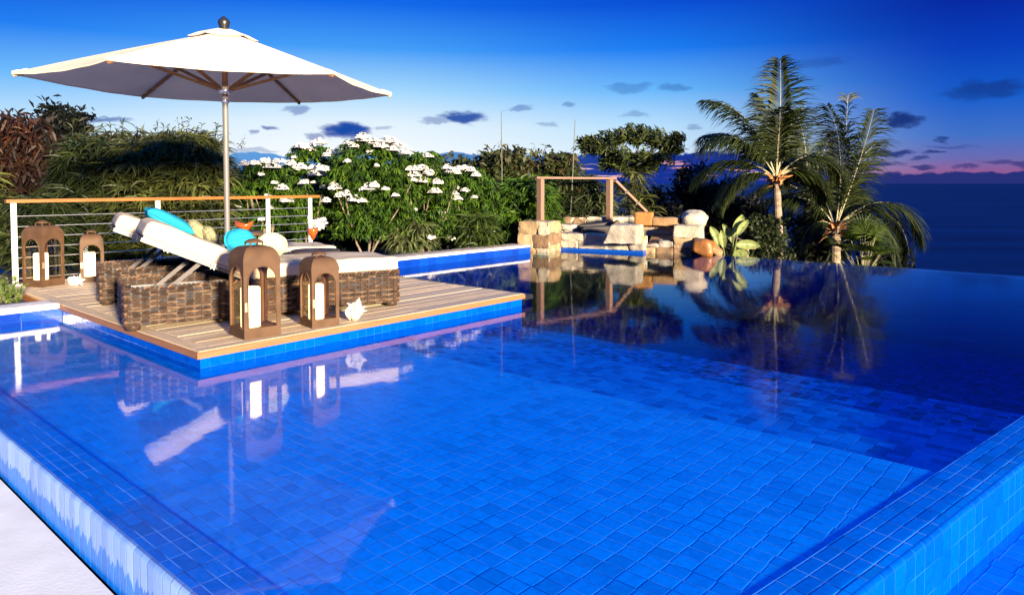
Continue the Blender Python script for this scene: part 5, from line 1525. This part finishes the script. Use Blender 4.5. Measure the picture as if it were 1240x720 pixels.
CL = [(420, 158, 29, 10, 1.0), (562, 143, 26, 7, .95), (530, 147, 24, 3.5, .5), (362, 134, 15, 5, .55), (331, 153, 11, 3, .75), (308, 160, 9, 3, .6), (383, 165, 18, 4, .6), (465, 155, 12, 3, .4), (128, 146, 30, 4, .7), (630, 132, 13, 4, .5), (686, 127, 12, 3, .45), (665, 152, 12, 3, .35),
      (760, 106, 28, 5, .35), (815, 107, 18, 6, .4), (768, 140, 18, 3, .35), (840, 154, 12, 3, .4), (1088, 145, 23, 8.5, .95), (1195, 108, 45, 11, .6), (1165, 116, 30, 7, .45), (990, 75, 40, 6, .3), (1135, 170, 12, 3.5, .7), (1180, 102, 22, 8, .35), (1078, 186, 30, 3.2, .9), (1135, 187, 16, 2.2, .8), (1065, 198, 34, 3, .85), (1120, 203, 16, 3, .8), (1210, 196, 26, 4, .6), (1235, 200, 18, 7, .7), (1170, 204, 12, 2.5, .6), (1040, 206, 24, 2.5, .8), (1110, 192, 12, 2.5, .7), (880, 186, 20, 5, .7), (300, 182, 40, 3, .4), (1150, 178, 30, 2, .35), (900, 180, 24, 3, .6), (905, 170, 14, 5, .5)]
cm = None
for (x, y, rx, ry, k) in CL:
    a0 = azp(x); e0 = el_of(y, x) * 0.5; cs = math.cos(a0)
    dx = math_n(nt, 'DIVIDE', math_n(nt, 'SUBTRACT', az2, a0), rx / F * cs * cs * 1.0)
    dy = math_n(nt, 'DIVIDE', math_n(nt, 'SUBTRACT', el2, e0), ry / F * cs * 1.0)
    d = math_n(nt, 'ADD', math_n(nt, 'MULTIPLY', dx, dx), math_n(nt, 'MULTIPLY', dy, dy))
    g = math_n(nt, 'MULTIPLY', math_n(nt, 'EXPONENT', math_n(nt, 'MULTIPLY', math_n(nt, 'MULTIPLY', math_n(nt, 'MULTIPLY', d, d), d), -1.1)), k)
    cm = g if cm is None else math_n(nt, 'MAXIMUM', cm, g)
ccol = mixc(nt, smooth(az, azp(640), azp(1150)), lin(10, 72, 168), lin(12, 42, 118))
sky = mixc(nt, cm, sky, ccol)
# low bank along the horizon, lower to the right, with bright rifts
bn = N(nt, 'ShaderNodeTexNoise'); bn.inputs['Scale'].default_value = 30; bn.inputs['Detail'].default_value = 5
bv = N(nt, 'ShaderNodeCombineXYZ'); L(nt, az, bv.inputs[0]); L(nt, math_n(nt, 'MULTIPLY', el, 1.5), bv.inputs[1]); L(nt, bv.outputs[0], bn.inputs['Vector'])
hgt = ramp(nt, math_n(nt, 'ADD', math_n(nt, 'MULTIPLY', az, 0.6), 0.5), [(0.5 + 0.6 * azp(200), 0.037), (0.5 + 0.6 * azp(560), 0.040), (0.5 + 0.6 * azp(860), 0.042), (0.5 + 0.6 * azp(1000), 0.014), (0.5 + 0.6 * azp(1240), 0.011)])
edge = math_n(nt, 'SUBTRACT', math_n(nt, 'ADD', hgt, math_n(nt, 'MULTIPLY', math_n(nt, 'SUBTRACT', bn.outputs[0], 0.45), 0.026)), el)
bank = smooth(edge, -0.001, 0.002)
rv = N(nt, 'ShaderNodeCombineXYZ'); L(nt, math_n(nt, 'MULTIPLY', az, 9), rv.inputs[0]); L(nt, math_n(nt, 'MULTIPLY', el, 90), rv.inputs[1])
rn = N(nt, 'ShaderNodeTexNoise'); rn.inputs['Scale'].default_value = 1.7; rn.inputs['Detail'].default_value = 4; L(nt, rv.outputs[0], rn.inputs['Vector'])
rift = math_n(nt, 'MULTIPLY', smooth(rn.outputs[0], 0.57, 0.66), math_n(nt, 'MULTIPLY', smooth(el, 0.003, 0.010), math_n(nt, 'SUBTRACT', 1.0, smooth(el, 0.026, 0.036))))
rift = math_n(nt, 'MULTIPLY', rift, math_n(nt, 'SUBTRACT', 1.0, smooth(az, azp(930), azp(1000))))
bcol = mixc(nt, smooth(az, azp(450), azp(760)), lin(92, 156, 222), lin(14, 48, 146))
bcol = mixc(nt, smooth(az, azp(900), azp(1060)), bcol, lin(36, 48, 122))
bcol = mixc(nt, rift, bcol, mixc(nt, smooth(az, azp(560), azp(820)), lin(210, 222, 244), lin(245, 178, 190)))
behind = smooth(math_n(nt, 'ABSOLUTE', az), 1.3, 0.9)
sky = mixc(nt, math_n(nt, 'MULTIPLY', bank, behind), sky, bcol)
# sky behind the photographer: unseen, kept bright blue as added fill light
sky = mixc(nt, smooth(math_n(nt, 'ABSOLUTE', az), 1.0, 2.2), sky, lin(0, 105, 225))
ns_ = N(nt, 'ShaderNodeTexSky'); ns_.sky_type = 'NISHITA'; ns_.sun_disc = False; ns_.sun_elevation = SUN_EL; ns_.sun_rotation = math.atan2(0.54, -0.84)
sky10 = N(nt, 'ShaderNodeVectorMath'); sky10.operation = 'SCALE'; sky10.inputs['Scale'].default_value = 10.0 / KX; L(nt, sky, sky10.inputs[0])
nsc = N(nt, 'ShaderNodeVectorMath'); nsc.operation = 'SCALE'; nsc.inputs['Scale'].default_value = 0.003; L(nt, ns_.outputs[0], nsc.inputs[0])
ad = N(nt, 'ShaderNodeVectorMath'); ad.operation = 'ADD'; L(nt, sky10.outputs[0], ad.inputs[0]); L(nt, nsc.outputs[0], ad.inputs[1])
L(nt, ad.outputs[0], bg.inputs['Color'])

sl = bpy.data.lights.new('sun', 'SUN'); sl.energy = 5.0; sl.angle = math.radians(5.0); sl.color = (1.0, 0.83, 0.60)
so = bpy.data.objects.new('sun', sl); COL.objects.link(so); so.location = (5, -8, 6)
so.rotation_euler = sdir.to_track_quat('-Z', 'Y').to_euler()

# ------------------------------------------------------------------ camera and render settings
cd = bpy.data.cameras.new('camera'); cd.sensor_width = 36; cd.lens = F / 1240 * 36; cd.shift_y = -103.5 / 1240; cd.clip_start = 0.05; cd.clip_end = 200000
co = bpy.data.objects.new('camera', cd); COL.objects.link(co); co.location = (0, 0, CAMZ); co.rotation_euler = (math.pi / 2 - PITCH, 0, 0)
SC.camera = co
SC.view_settings.view_transform = 'Standard'; SC.view_settings.look = 'None'; SC.view_settings.exposure = EXPO; SC.view_settings.gamma = 1
SC.render.engine = 'CYCLES'
cy = SC.cycles
cy.use_denoising = True
cy.max_bounces = 8; cy.diffuse_bounces = 4; cy.glossy_bounces = 3; cy.transmission_bounces = 4; cy.transparent_max_bounces = 24
cy.caustics_reflective = False; cy.caustics_refractive = False
cy.sample_clamp_indirect = 6
